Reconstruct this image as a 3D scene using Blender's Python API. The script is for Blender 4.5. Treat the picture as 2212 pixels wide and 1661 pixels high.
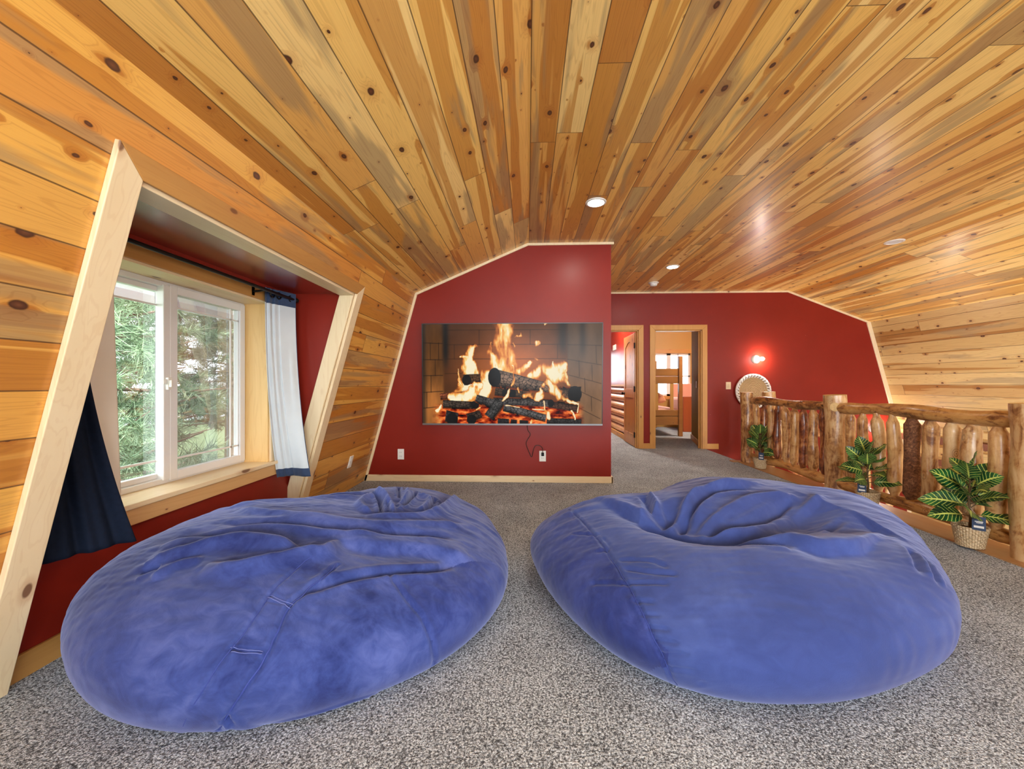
import bpy, math, random
import numpy as np
from mathutils import Vector, Matrix, noise
random.seed(7)
C = bpy.context.scene.collection
for o in list(bpy.data.objects): bpy.data.objects.remove(o)
sc = bpy.context.scene
PI = math.pi
# ------------------------------------------------------------------ camera
cam_d = bpy.data.cameras.new('camera'); cam_d.sensor_width = 36.0; cam_d.lens = 36.0*860/2212
cam_d.clip_start = .05; cam_d.clip_end = 200
cam = bpy.data.objects.new('camera', cam_d); C.objects.link(cam)
cam.location = (0, 0, 1.1); cam.rotation_euler = (PI/2, 0, math.atan(34/860.))
sc.camera = cam
# ------------------------------------------------------------------ world, exposure
w = bpy.data.worlds.new('world'); sc.world = w; w.use_nodes = True
wn = w.node_tree; wn.nodes.clear()
wo = wn.nodes.new('ShaderNodeOutputWorld'); wb = wn.nodes.new('ShaderNodeBackground')
wb.inputs[0].default_value = (.86, .94, 1.0, 1); wb.inputs[1].default_value = 4.6
wn.links.new(wb.outputs[0], wo.inputs[0])
sc.view_settings.view_transform = 'Standard'; sc.view_settings.look = 'None'
sc.view_settings.gamma = 1; sc.view_settings.use_curve_mapping = False
sc.view_settings.exposure = 1.0
def light(kind, name, loc, energy, color=(1,1,1), size=1, size_y=None, rot=(0,0,0), shape=None, spread=None, radius=.05):
    d = bpy.data.lights.new(name, kind); d.energy = energy; d.color = color
    if kind == 'AREA':
        d.size = size
        if size_y: d.shape = 'RECTANGLE'; d.size_y = size_y
        if shape: d.shape = shape
        if spread: d.spread = spread
    else: d.shadow_soft_size = radius
    o = bpy.data.objects.new(name, d); o.location = loc; o.rotation_euler = rot; C.objects.link(o); return o
# added fill lights at two made-up back windows, unseen, to brighten the rooms
FILL_COL = (.80, .91, 1.0)
light('AREA', 'added_loft_fill', (.7, -2.74, 1.40), 88, FILL_COL, 3.1, 1.4, (PI/2+.30, 0, 0))
light('AREA', 'added_great_room_fill', (4.75, -2.90, .1), 62, FILL_COL, 2.2, 3.2, (PI/2+.15, 0, 0))
# daylight on the garden side
s = light('SUN', 'sun', (0, 0, 10), 8.0, (1, .95, .86), rot=(0, math.radians(42), 0)); s.data.angle = .05
# ------------------------------------------------------------------ helpers
def tag(o, label=None, cat=None, group=None, kind=None):
    if label: o['label'] = label
    if cat: o['category'] = cat
    if group: o['group'] = group
    if kind: o['kind'] = kind
    return o
def thing(name, loc, label, cat, group=None):
    o = bpy.data.objects.new(name, None); C.objects.link(o); o.location = loc
    o.empty_display_size = .1
    return tag(o, label, cat, group)
class MB:
    def __init__(s): s.v = []; s.f = []; s.uv = []; s.mi = []
    def add(s, vs, fs, uvs=None, mi=0):
        b = len(s.v); s.v += [tuple(p) for p in vs]
        for k, f in enumerate(fs):
            s.f.append(tuple(i+b for i in f)); s.mi.append(mi)
            s.uv.append(uvs[k] if uvs else [(0, 0)]*len(f))
        return s
    def box(s, lo, hi, mi=0):
        x0, y0, z0 = lo; x1, y1, z1 = hi
        v = [(x0,y0,z0),(x1,y0,z0),(x1,y1,z0),(x0,y1,z0),(x0,y0,z1),(x1,y0,z1),(x1,y1,z1),(x0,y1,z1)]
        return s.add(v, [(0,3,2,1),(4,5,6,7),(0,1,5,4),(1,2,6,5),(2,3,7,6),(3,0,4,7)], mi=mi)
    def prism(s, poly, vec, mi=0):
        n = len(poly); v = [Vector(p) for p in poly]; v += [p+Vector(vec) for p in v[:n]]
        return s.add(v, [tuple(range(n)), tuple(range(2*n-1, n-1, -1))]+[(i+n, (i+1) % n+n, (i+1) % n, i) for i in range(n)], mi=mi)
    def tube(s, pts, radii, seg=14, rough=0, rf=6, ends=True, mi=0, seed=0):
        pts = [Vector(p) for p in pts]; n = len(pts)
        if not hasattr(radii, '__len__'): radii = [radii]*n
        up = Vector((0, 0, 1)) if abs((pts[-1]-pts[0]).normalized().z) < .8 else Vector((1, 0, 0))
        vs = []
        for i in range(n):
            t = (pts[min(i+1, n-1)]-pts[max(i-1, 0)]).normalized()
            a = t.cross(up).normalized(); b = a.cross(t).normalized()
            for k in range(seg):
                an = 2*PI*k/seg; d = a*math.cos(an)+b*math.sin(an); r = radii[i]
                if rough: r *= 1+rough*noise.noise((pts[i]*.6+d*r*1.0)*rf+Vector((seed*7.3, 0, seed)))
                vs.append(pts[i]+d*r)
        fs = []
        for i in range(n-1):
            for k in range(seg):
                k2 = (k+1) % seg; fs.append((i*seg+k, i*seg+k2, (i+1)*seg+k2, (i+1)*seg+k))
        if ends:
            fs.append(tuple(range(seg-1, -1, -1))); fs.append(tuple((n-1)*seg+k for k in range(seg)))
        return s.add(vs, fs, mi=mi)
    def lathe(s, prof, c=(0,0,0), seg=32, axis='Z', fn=None, mi=0, caps=True):
        vs = []; n = len(prof)
        for (r, h) in prof:
            for k in range(seg):
                a = 2*PI*k/seg; rr = r*(fn(a, h, r) if fn else 1)
                x, y = rr*math.cos(a), rr*math.sin(a)
                p = (x, y, h) if axis == 'Z' else ((x, -h, y) if axis == 'Y' else (h, x, y))
                vs.append((p[0]+c[0], p[1]+c[1], p[2]+c[2]))
        fs = [(i*seg+k, i*seg+(k+1) % seg, (i+1)*seg+(k+1) % seg, (i+1)*seg+k) for i in range(n-1) for k in range(seg)]
        if caps: fs.append(tuple(range(seg-1, -1, -1))); fs.append(tuple((n-1)*seg+k for k in range(seg)))
        return s.add(vs, fs, mi=mi)
    def grid(s, P, mi=0, closed=False):
        n = len(P); m = len(P[0]); vs = [p for r in P for p in r]; mm = m if closed else m-1
        return s.add(vs, [(i*m+j, i*m+(j+1) % m, (i+1)*m+(j+1) % m, (i+1)*m+j) for i in range(n-1) for j in range(mm)], mi=mi)
    def build(s, name, mats, parent=None, smooth=False, bevel=0, flip=False, subd=0, label=None, autos=None):
        off = Vector(parent_world(parent)) if parent else Vector((0, 0, 0))
        me = bpy.data.meshes.new(name)
        me.from_pydata([tuple(Vector(p)-off) for p in s.v], [], [f[::-1] for f in s.f] if flip else s.f)
        uvl = me.uv_layers.new(name='UVMap')
        flat = []
        for u in s.uv: flat += [c for p in (u[::-1] if flip else u) for c in p]
        uvl.data.foreach_set('uv', flat)
        if not isinstance(mats, (list, tuple)): mats = [mats]
        for m in mats: me.materials.append(m)
        me.polygons.foreach_set('material_index', s.mi)
        if smooth: me.polygons.foreach_set('use_smooth', [True]*len(s.f))
        me.update()
        o = bpy.data.objects.new(name, me); C.objects.link(o)
        if parent: o.parent = parent
        if smooth and autos != 'off':
            try: me.set_sharp_from_angle(angle=math.radians(autos or 50))
            except Exception: pass
        if bevel:
            b = o.modifiers.new('bevel', 'BEVEL'); b.width = bevel; b.segments = 2; b.limit_method = 'ANGLE'
        if subd:
            b = o.modifiers.new('sub', 'SUBSURF'); b.levels = subd; b.render_levels = subd
        if label: o['label'] = label
        return o
def parent_world(p):
    v = Vector(p.location)
    while p.parent: p = p.parent; v += Vector(p.location)
    return v
def struct(mb, name, mats, **k):
    o = mb.build(name, mats, **k); o['kind'] = 'structure'; return o
# ------------------------------------------------------------------ materials
def srgb(r, g, b):
    f = lambda c: (c/255/12.92) if c <= 10 else ((c/255+.055)/1.055)**2.4
    return (f(r), f(g), f(b), 1)
class NT:
    def __init__(s, name):
        s.m = bpy.data.materials.new(name); s.m.use_nodes = True; s.t = s.m.node_tree
        s.b = s.t.nodes['Principled BSDF']
    def n(s, typ, ins=None, **props):
        x = s.t.nodes.new(typ)
        for k, v in props.items(): setattr(x, k, v)
        for k, v in (ins or {}).items(): s.put(x.inputs[k], v)
        return x
    def put(s, sock, v):
        if isinstance(v, bpy.types.NodeSocket): s.t.links.new(v, sock)
        elif isinstance(v, bpy.types.Node): s.t.links.new(v.outputs[0], sock)
        else: sock.default_value = v
    def math(s, op, a, b=0, c=0, clamp=False):
        x = s.n('ShaderNodeMath', {0: a, 1: b, 2: c}, operation=op); x.use_clamp = clamp; return x.outputs[0]
    def comb(s, x, y, z=0): return s.n('ShaderNodeCombineXYZ', {0: x, 1: y, 2: z}).outputs[0]
    def noise(s, vec, scale=5, detail=3, rough=.5, dist=0):
        return s.n('ShaderNodeTexNoise', {'Vector': vec, 'Scale': scale, 'Detail': detail, 'Roughness': rough, 'Distortion': dist}).outputs[0]
    def ramp(s, fac, stops, interp='LINEAR'):
        r = s.n('ShaderNodeValToRGB', {0: fac}); e = r.color_ramp; e.interpolation = interp
        while len(e.elements) < len(stops): e.elements.new(.5)
        for q, (p, c) in zip(e.elements, stops): q.position = p; q.color = c if len(c) == 4 else (*c, 1)
        return r.outputs[0]
    def mix(s, f, a, b, mode='MIX'):
        x = s.n('ShaderNodeMix', data_type='RGBA', blend_type=mode); s.put(x.inputs[0], f); s.put(x.inputs[6], a); s.put(x.inputs[7], b); return x.outputs[2]
    def smooth(s, v, lo, hi):
        x = s.n('ShaderNodeMapRange', {0: v, 1: lo, 2: hi, 3: 0.0, 4: 1.0}, interpolation_type='SMOOTHSTEP'); return x.outputs[0]
    def set(s, **k):
        for a, v in k.items(): s.put(s.b.inputs[a.replace('_', ' ')], v)
        return s
    def bump(s, h, strength=.3, dist=.01):
        s.put(s.b.inputs['Normal'], s.n('ShaderNodeBump', {'Strength': strength, 'Distance': dist, 'Height': h}).outputs[0])
G1 = (0, 0, 0, 1); W1 = (1, 1, 1, 1)
def plain(name, col, rough=.5, metal=0, spec=.5, nz=0, nscale=20, emis=None, es=0, sheen=0, coat=0):
    t = NT(name); c = col if len(col) == 4 else (*col, 1)
    if nz:
        tc = t.n('ShaderNodeTexCoord').outputs['Object']; f = t.noise(tc, nscale, 3)
        d = tuple(max(0, x*(1-nz)) for x in c[:3])+(1,); l = tuple(min(1, x*(1+nz)) for x in c[:3])+(1,)
        t.set(Base_Color=t.ramp(f, [(.3, d), (.7, l)]))
    else: t.set(Base_Color=c)
    t.set(Roughness=rough, Metallic=metal)
    t.b.inputs['Specular IOR Level'].default_value = spec
    t.b.inputs['Coat Weight'].default_value = coat
    t.b.inputs['Sheen Weight'].default_value = sheen
    if emis: t.b.inputs['Emission Color'].default_value = emis; t.b.inputs['Emission Strength'].default_value = es
    return t.m
def plank_mat(name, W=.165, L=2.6, tones=None, rough=.32, seed=0., heart=.525, blue=.62, groove=True):
    t = NT(name); uv = t.n('ShaderNodeUVMap').outputs[0]; sp = t.n('ShaderNodeSeparateXYZ', {0: uv})
    u, v = sp.outputs[0], sp.outputs[1]
    x = t.math('DIVIDE', u, W); i = t.math('FLOOR', x); fx = t.math('SUBTRACT', x, i)
    wi = t.n('ShaderNodeTexWhiteNoise', {'W': t.math('ADD', i, seed+.5)}, noise_dimensions='1D')
    y = t.math('ADD', t.math('DIVIDE', v, L), t.math('MULTIPLY', wi.outputs[0], 9.7)); j = t.math('FLOOR', y); fy = t.math('SUBTRACT', y, j)
    wr = t.n('ShaderNodeTexWhiteNoise', {'Vector': t.comb(t.math('ADD', i, .5), t.math('ADD', j, .5), seed)}, noise_dimensions='3D')
    rs = t.n('ShaderNodeSeparateColor', {0: wr.outputs[1]}); r1, r2, r3 = rs.outputs
    ro = t.math('MULTIPLY', r2, 83.)
    bu = t.math('MULTIPLY', fx, W)                      # metres across the board
    # knots
    kv = t.comb(t.math('ADD', bu, ro), t.math('ADD', t.math('MULTIPLY', v, .62), t.math('MULTIPLY', r3, 31.)), 0)
    vo = t.n('ShaderNodeTexVoronoi', {'Vector': kv, 'Scale': 8.2, 'Randomness': .85}, voronoi_dimensions='2D')
    kr = t.n('ShaderNodeSeparateColor', {0: vo.outputs['Color']})
    wob = t.math('MULTIPLY', t.noise(kv, 60, 1), .05)
    kd = t.math('ADD', vo.outputs['Distance'], wob)
    rad = t.math('MULTIPLY', t.math('POWER', kr.outputs[0], 2.6), .135)
    rad = t.math('ADD', rad, .030)
    q = t.math('DIVIDE', kd, rad)
    kon = t.math('GREATER_THAN', kr.outputs[1], .42)
    knot = t.math('MULTIPLY', t.math('SUBTRACT', 1, t.smooth(q, .75, 1.05)), kon)
    halo = t.math('MULTIPLY', t.math('SUBTRACT', 1, t.smooth(q, .9, 3.0)), kon)
    # long figure
    lv = t.comb(t.math('MULTIPLY', bu, 9.5), t.math('MULTIPLY', v, .38), ro)
    fig = t.noise(lv, 1.15, 2.5, .5, .35)
    figk = t.math('ADD', fig, t.math('MULTIPLY', halo, .10))
    hz = t.math('ADD', figk, t.math('MULTIPLY', t.math('SUBTRACT', r3, .5), .20))
    hearty = t.smooth(hz, heart-.012, heart+.018)
    ring = t.math('SINE', t.math('MULTIPLY', figk, 150.))
    ring = t.smooth(ring, .35, 1.0)
    gr = t.noise(t.comb(t.math('MULTIPLY', bu, 260.), t.math('MULTIPLY', v, 3.2), ro), 1.0, 3, .6)
    tones = tones or [srgb(250,208,124), srgb(246,198,110), srgb(242,190,100), srgb(232,174,90), srgb(250,210,132)]
    n = len(tones)
    base = t.ramp(r1, [(k/n, tones[k]) for k in range(n)], 'CONSTANT')
    deep = t.mix(1.0, base, (.66, .47, .28, 1), 'MULTIPLY')
    col = t.mix(t.math('MULTIPLY', hearty, .85), base, deep)
    bz = t.noise(t.comb(t.math('MULTIPLY', bu, 5.), t.math('MULTIPLY', v, .5), t.math('ADD', ro, 40.)), 1.2, 3, .55, .3)
    bz = t.smooth(t.math('ADD', bz, t.math('MULTIPLY', r2, .16)), blue, blue+.07)
    col = t.mix(t.math('MULTIPLY', bz, .60), col, srgb(152,128,94))
    col = t.mix(t.math('MULTIPLY', ring, .22), col, t.mix(1.0, col, (.50, .34, .24, 1), 'MULTIPLY'))
    col = t.mix(t.math('MULTIPLY', gr, .38), col, t.mix(1.0, col, (.62, .52, .42, 1), 'MULTIPLY'))
    col = t.mix(t.math('MULTIPLY', halo, .35), col, t.mix(1.0, col, (.62, .38, .24, 1), 'MULTIPLY'))
    kc = t.ramp(q, [(.0, srgb(120,72,40)), (.5, srgb(92,52,30)), (1, srgb(50,26,14))])
    col = t.mix(knot, col, kc)
    e = t.math('ABSOLUTE', t.math('SUBTRACT', fx, .5))
    gv = t.smooth(e, .478, .492); ev = t.math('LESS_THAN', fy, .0016)
    gl = t.math('MAXIMUM', gv, ev)
    if groove: col = t.mix(t.math('MULTIPLY', gl, .8), col, srgb(66,36,18))
    t.set(Base_Color=col, Roughness=t.math('ADD', rough, t.math('MULTIPLY', gr, .12)))
    t.b.inputs['Coat Weight'].default_value = .15; t.b.inputs['Coat Roughness'].default_value = .2
    h = t.math('SUBTRACT', t.math('MULTIPLY', gr, .04), gl)
    t.bump(h, .35, .004)
    return t.m
def pine(name, axis='Z', c0=(240,220,182), c1=(224,196,150), rough=.4, knots=True, ks=7., seed=0):
    t = NT(name); tc = t.n('ShaderNodeTexCoord').outputs['Object']
    sc_ = {'X': (.6, 9, 9), 'Y': (9, .6, 9), 'Z': (9, 9, .6)}[axis]
    m = t.n('ShaderNodeMapping', {'Vector': tc, 'Scale': sc_, 'Location': (seed, seed*2, seed)}).outputs[0]
    f = t.noise(m, 1.2, 3, .5, .4); ring = t.smooth(t.math('SINE', t.math('MULTIPLY', f, 70.)), .3, 1.)
    col = t.mix(f, srgb(*c0), srgb(*c1))
    col = t.mix(t.math('MULTIPLY', ring, .15), col, t.mix(1., col, (.72, .52, .36, 1), 'MULTIPLY'))
    if knots:
        m2 = t.n('ShaderNodeMapping', {'Vector': tc, 'Scale': {'X': (.45, 1, 1), 'Y': (1, .45, 1), 'Z': (1, 1, .45)}[axis], 'Location': (seed, 3, seed)}).outputs[0]
        vo = t.n('ShaderNodeTexVoronoi', {'Vector': m2, 'Scale': ks, 'Randomness': 1.}, voronoi_dimensions='3D')
        kr = t.n('ShaderNodeSeparateColor', {0: vo.outputs['Color']})
        rad = t.math('ADD', t.math('MULTIPLY', t.math('POWER', kr.outputs[0], 2.), .12), .03)
        q = t.math('DIVIDE', vo.outputs['Distance'], rad)
        kn = t.math('SUBTRACT', 1, t.smooth(q, .7, 1.1)); ha = t.math('SUBTRACT', 1, t.smooth(q, 1., 2.4))
        col = t.mix(t.math('MULTIPLY', ha, .35), col, srgb(176,116,66)); col = t.mix(t.math('MULTIPLY', kn, .85), col, srgb(104,60,34))
    t.set(Base_Color=col, Roughness=rough); return t.m
def log_mat(name, axis='Z', pal=None, dark=.5, rough=.34, seed=0, bark=False):
    pal = pal or [(222,180,122), (198,150,94), (166,112,62), (104,60,30)]
    t = NT(name); tc = t.n('ShaderNodeTexCoord').outputs['Object']
    oi = t.n('ShaderNodeObjectInfo').outputs['Random']
    off = t.comb(t.math('MULTIPLY', oi, 37.), t.math('MULTIPLY', oi, 11.), seed)
    p = t.n('ShaderNodeVectorMath', {0: tc, 1: off}, operation='ADD').outputs[0]
    st = {'X': (.22, 1, 1), 'Y': (1, .22, 1), 'Z': (1, 1, .22)}[axis]
    m = t.n('ShaderNodeMapping', {'Vector': p, 'Scale': st}).outputs[0]
    a = t.noise(m, 20, 5, .65, 1.2); b = t.noise(p, 8, 4, .65, 1.4); g = t.noise(m, 90, 2, .5)
    f = t.math('ADD', t.math('MULTIPLY', a, .62), t.math('MULTIPLY', b, .38))
    f = t.math('ADD', f, t.math('MULTIPLY', t.math('SUBTRACT', oi, .5), .10))
    col = t.ramp(f, [(.36, srgb(*pal[0])), (dark, srgb(*pal[1])), (dark+.05, srgb(*pal[2])), (dark+.13, srgb(*pal[3]))])
    col = t.mix(t.math('MULTIPLY', g, .35), col, t.mix(1., col, (.62, .5, .4, 1), 'MULTIPLY'))
    vo = t.n('ShaderNodeTexVoronoi', {'Vector': t.n('ShaderNodeMapping', {'Vector': p, 'Scale': {'X': (.6, 1, 1), 'Y': (1, .6, 1), 'Z': (1, 1, .6)}[axis]}).outputs[0], 'Scale': 7.5}, voronoi_dimensions='3D')
    kd = vo.outputs['Distance']; ring = t.math('MULTIPLY', t.math('SUBTRACT', 1, t.smooth(kd, .10, .26)), t.smooth(t.math('SINE', t.math('MULTIPLY', kd, 90.)), -.2, .8))
    col = t.mix(t.math('MULTIPLY', ring, .55), col, srgb(*[int(c*.75) for c in pal[3]]))
    if bark:
        bk = t.noise(p, 38, 4, .7, 1.2); col = t.ramp(bk, [(.3, srgb(60,34,20)), (.5, srgb(118,74,46)), (.68, srgb(160,112,76))]); t.bump(bk, .9, .012)
    else: t.bump(a, .25, .01)
    t.set(Base_Color=col, Roughness=rough); t.b.inputs['Coat Weight'].default_value = 0 if bark else .28; t.b.inputs['Coat Roughness'].default_value = .2
    return t.m
def paint(name, c, rough=.35, mottling=.06, spec=.26):
    t = NT(name); tc = t.n('ShaderNodeTexCoord').outputs['Object']
    f = t.noise(tc, 2.2, 3, .6); g = t.noise(tc, 160, 2)
    d = tuple(x*(1-mottling) for x in c[:3])+(1,); l = tuple(x*(1+mottling) for x in c[:3])+(1,)
    sc_ = t.n('ShaderNodeTexVoronoi', {'Vector': tc, 'Scale': 3.1}, voronoi_dimensions='3D')
    speck = t.math('LESS_THAN', sc_.outputs['Distance'], .012)
    col = t.mix(speck, t.ramp(f, [(.3, d), (.7, l)]), srgb(206,140,120))
    t.set(Base_Color=col, Roughness=t.math('ADD', rough-.05, t.math('MULTIPLY', f, .12))); t.bump(g, .12, .002); t.b.inputs['Specular IOR Level'].default_value = spec; return t.m
M = {}
M['plank'] = plank_mat('knotty_pine_ceiling', seed=3.)
M['plank_left'] = plank_mat('stained_pine_knee_wall', W=.16, L=3.2, seed=11., tones=[srgb(228,166,76), srgb(232,174,82), srgb(216,148,68), srgb(224,166,80)], heart=.51, blue=.62)
M['plank_right'] = plank_mat('pale_pine_sloped_wall', W=.165, L=3.4, seed=21., tones=[srgb(212,176,116), srgb(202,164,104), srgb(206,168,108), srgb(192,150,92)], heart=.60, blue=.66)
M['red'] = paint('red_wall_paint', srgb(132,34,21)); M['red_gloss'] = paint('glossy_red_ceiling_paint', srgb(140,44,30), .30, spec=1.0); M['red_gloss'].node_tree.nodes['Principled BSDF'].inputs['Coat Weight'].default_value = .8; M['red_gloss'].node_tree.nodes['Principled BSDF'].inputs['Coat Roughness'].default_value = .22
M['pine_z'] = pine('light_pine_upright', 'Z'); M['pine_y'] = pine('light_pine_lengthwise', 'Y'); M['pine_x'] = pine('light_pine_crosswise', 'X', seed=4)
M['brown_pine_y'] = pine('brown_pine', 'Y', (200,148,80), (166,112,54), seed=2)
M['orange_pine_z'] = pine('varnished_pine_upright', 'Z', (214,160,84), (190,130,62), seed=5)
M['orange_pine_x'] = pine('varnished_pine_crosswise', 'X', (214,160,84), (190,130,62), seed=6)
M['dark_pine'] = pine('bunk_pine', 'X', (176,118,56), (150,94,42), seed=8)
M['red_pine'] = pine('red_brown_pine', 'Z', (166,84,42), (140,66,32), seed=9)
M['tread'] = pine('floor_edge_pine', 'Y', (180,136,88), (154,108,64), rough=.35, seed=12)
M['vinyl'] = plain('white_vinyl', srgb(226,224,222), .35)
M['white'] = plain('white_plastic', srgb(228,224,216), .4)
M['soffit'] = plain('white_soffit', srgb(214,214,216), .6)
M['black'] = plain('black_metal', srgb(22,20,20), .35, .6)
M['dark'] = plain('dark_slot', srgb(30,26,24), .6)
M['bezel'] = plain('tv_bezel', srgb(30,28,28), .3); M['tvedge'] = plain('tv_silver_edge', srgb(150,148,146), .3, .8)
M['navy'] = plain('navy_curtain_cloth', srgb(44,62,92), .85, sheen=.2, nz=.12, nscale=60)
M['navy_dark'] = plain('dark_navy_curtain_cloth', srgb(20,27,42), .9, sheen=.0, spec=.1, nz=.12, nscale=60)
M['lining'] = plain('grey_white_lining', srgb(206,212,214), .8, nz=.03, nscale=8)
M['cream'] = plain('cream_lining', srgb(226,214,196), .8, nz=.03, nscale=8)
M['bulb'] = plain('lit_bulb', W1, .3, emis=(1, .93, .86, 1), es=160)
M['porcelain'] = plain('porcelain', srgb(232,226,214), .3)
M['lampface'] = plain('lit_diffuser', W1, .4, emis=(1, .92, .80, 1), es=140)
M['lampoff'] = plain('unlit_diffuser', srgb(214,216,216), .4)
M['sheet'] = plain('pink_sheet', srgb(226,170,150), .8); M['pillow'] = plain('tan_pillow', srgb(190,128,92), .8, nz=.2, nscale=6)
M['tan'] = plain('tan_paint', srgb(196,150,78), .5); M['olive'] = plain('olive_paint', srgb(150,124,60), .8, spec=.15)
M['soil'] = plain('dark_soil', srgb(50,38,28), .9); M['stem'] = plain('brown_stem', srgb(92,70,40), .7)
M['tagblue'] = plain('blue_tag', srgb(44,62,92), .5); M['clear'] = plain('pale_ribbon', srgb(200,206,210), .4)
M['cable'] = plain('dark_cable', srgb(52,24,20), .5)
M['bark_trunk'] = plain('pine_bark', srgb(112,88,76), .9, nz=.35, nscale=6)
M['grass'] = plain('yard_grass', srgb(92,110,70), .95, nz=.3, nscale=2)
# carpet
t = NT('grey_carpet'); tc = t.n('ShaderNodeTexCoord').outputs['Object']
a = t.noise(tc, 150, 2, .7); b = t.noise(tc, 300, 2, .6); c_ = t.noise(tc, 2.6, 3, .6); vv = t.n('ShaderNodeTexVoronoi', {'Vector': tc, 'Scale': 120., 'Randomness': 1.}).outputs['Distance']
f = t.math('ADD', t.math('MULTIPLY', a, .6), t.math('ADD', t.math('MULTIPLY', b, .25), t.math('MULTIPLY', t.math('SUBTRACT', .8, vv), .22)))
f = t.math('ADD', f, t.math('MULTIPLY', t.math('SUBTRACT', c_, .5), .10))
col = t.ramp(f, [(.38, srgb(72,74,78)), (.47, srgb(138,144,150)), (.56, srgb(198,206,214)), (.66, srgb(238,246,252))])
t.set(Base_Color=col, Roughness=.95); t.b.inputs['Specular IOR Level'].default_value = .1; t.bump(f, .8, .012); M['carpet'] = t.m
# velvet
def velvet(name, c0, c1, c2, sc_=(1, 1, 1), seed=0):
    t = NT(name); tc = t.n('ShaderNodeTexCoord').outputs['Object']
    m = t.n('ShaderNodeMapping', {'Vector': tc, 'Scale': sc_, 'Location': (seed, seed, 0)}).outputs[0]
    a = t.noise(m, 2.6, 5, .62, .9); b = t.noise(m, 11, 4, .6, 1.5); g = t.noise(tc, 320, 2)
    f = t.math('ADD', t.math('MULTIPLY', a, .68), t.math('MULTIPLY', b, .32))
    t.set(Base_Color=t.ramp(f, [(.36, srgb(*c0)), (.5, srgb(*c1)), (.64, srgb(*c2))]), Roughness=.75)
    t.b.inputs['Specular IOR Level'].default_value = .15
    t.b.inputs['Sheen Weight'].default_value = .45; t.b.inputs['Sheen Roughness'].default_value = .45
    t.b.inputs['Sheen Tint'].default_value = (.6, .66, 1, 1)
    t.bump(t.math('ADD', g, t.math('MULTIPLY', b, .8)), .12, .006); return t.m
M['velvet_l'] = velvet('blue_velvet_top', (32,44,100), (54,69,130), (80,93,154), (1, 1.6, 1), 3)
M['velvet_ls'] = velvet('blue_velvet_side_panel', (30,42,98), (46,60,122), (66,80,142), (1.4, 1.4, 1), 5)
M['velvet_r'] = velvet('blue_velvet_seat', (47,61,116), (55,70,128), (66,82,140), (.8, .8, 1), 9)
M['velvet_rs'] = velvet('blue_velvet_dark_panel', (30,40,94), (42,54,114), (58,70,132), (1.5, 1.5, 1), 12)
# glass
t = NT('window_glass'); t.t.nodes.remove(t.b)
tr = t.n('ShaderNodeBsdfTransparent', {0: (.97, .98, .98, 1)}); gl = t.n('ShaderNodeBsdfGlossy', {1: .02}); fr = t.n('ShaderNodeFresnel', {0: 1.45})
mx = t.n('ShaderNodeMixShader', {0: t.math('MULTIPLY', fr, .22), 1: tr, 2: gl}); t.t.links.new(mx.outputs[0], t.t.nodes['Material Output'].inputs[0]); M['glass'] = t.m
t = NT('insect_screen'); t.t.nodes.remove(t.b)
tr = t.n('ShaderNodeBsdfTransparent', {0: (.86, .84, .84, 1)}); df = t.n('ShaderNodeBsdfDiffuse', {0: (.35, .33, .33, 1)})
mx = t.n('ShaderNodeMixShader', {0: .30, 1: tr, 2: df}); t.t.links.new(mx.outputs[0], t.t.nodes['Material Output'].inputs[0]); M['screen_mesh'] = t.m
# needles
def needles(name, c0, c1, c2):
    t = NT(name); tc = t.n('ShaderNodeTexCoord').outputs['Object']
    f = t.noise(tc, 5.5, 4, .6)
    t.set(Base_Color=t.ramp(f, [(.3, srgb(*c0)), (.5, srgb(*c1)), (.7, srgb(*c2))]), Roughness=.6); return t.m
M['needle_near'] = needles('pale_green_needles', (44,66,46), (92,118,84), (150,170,136))
M['needle_far'] = needles('olive_needles', (52,50,34), (96,92,62), (136,128,92))
M['needle_mid'] = needles('green_needles', (40,60,40), (78,100,66), (130,146,104))
# leaf
t = NT('veined_leaf'); uv = t.n('ShaderNodeUVMap').outputs[0]; sp = t.n('ShaderNodeSeparateXYZ', {0: uv}); u, v = sp.outputs[0], sp.outputs[1]
au = t.math('ABSOLUTE', u)
nz = t.noise(t.comb(u, v, 0), 6, 2)
vein = t.math('SINE', t.math('MULTIPLY', t.math('ADD', t.math('SUBTRACT', v, t.math('MULTIPLY', au, .22)), t.math('MULTIPLY', nz, .04)), 52.))
vein = t.smooth(vein, .66, 1.0); mid = t.math('SUBTRACT', 1, t.smooth(au, .05, .12))
oi = t.n('ShaderNodeTexCoord').outputs['Object']; pat = t.noise(oi, 14, 2)
vein = t.math('MULTIPLY', vein, t.smooth(pat, .25, .5))
col = t.ramp(pat, [(.3, srgb(10,44,24)), (.55, srgb(24,80,40)), (.75, srgb(50,118,50))])
col = t.mix(t.math('MAXIMUM', t.math('MULTIPLY', vein, .85), mid), col, srgb(206,218,110))
t.set(Base_Color=col, Roughness=.35); M['leaf'] = t.m
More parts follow.
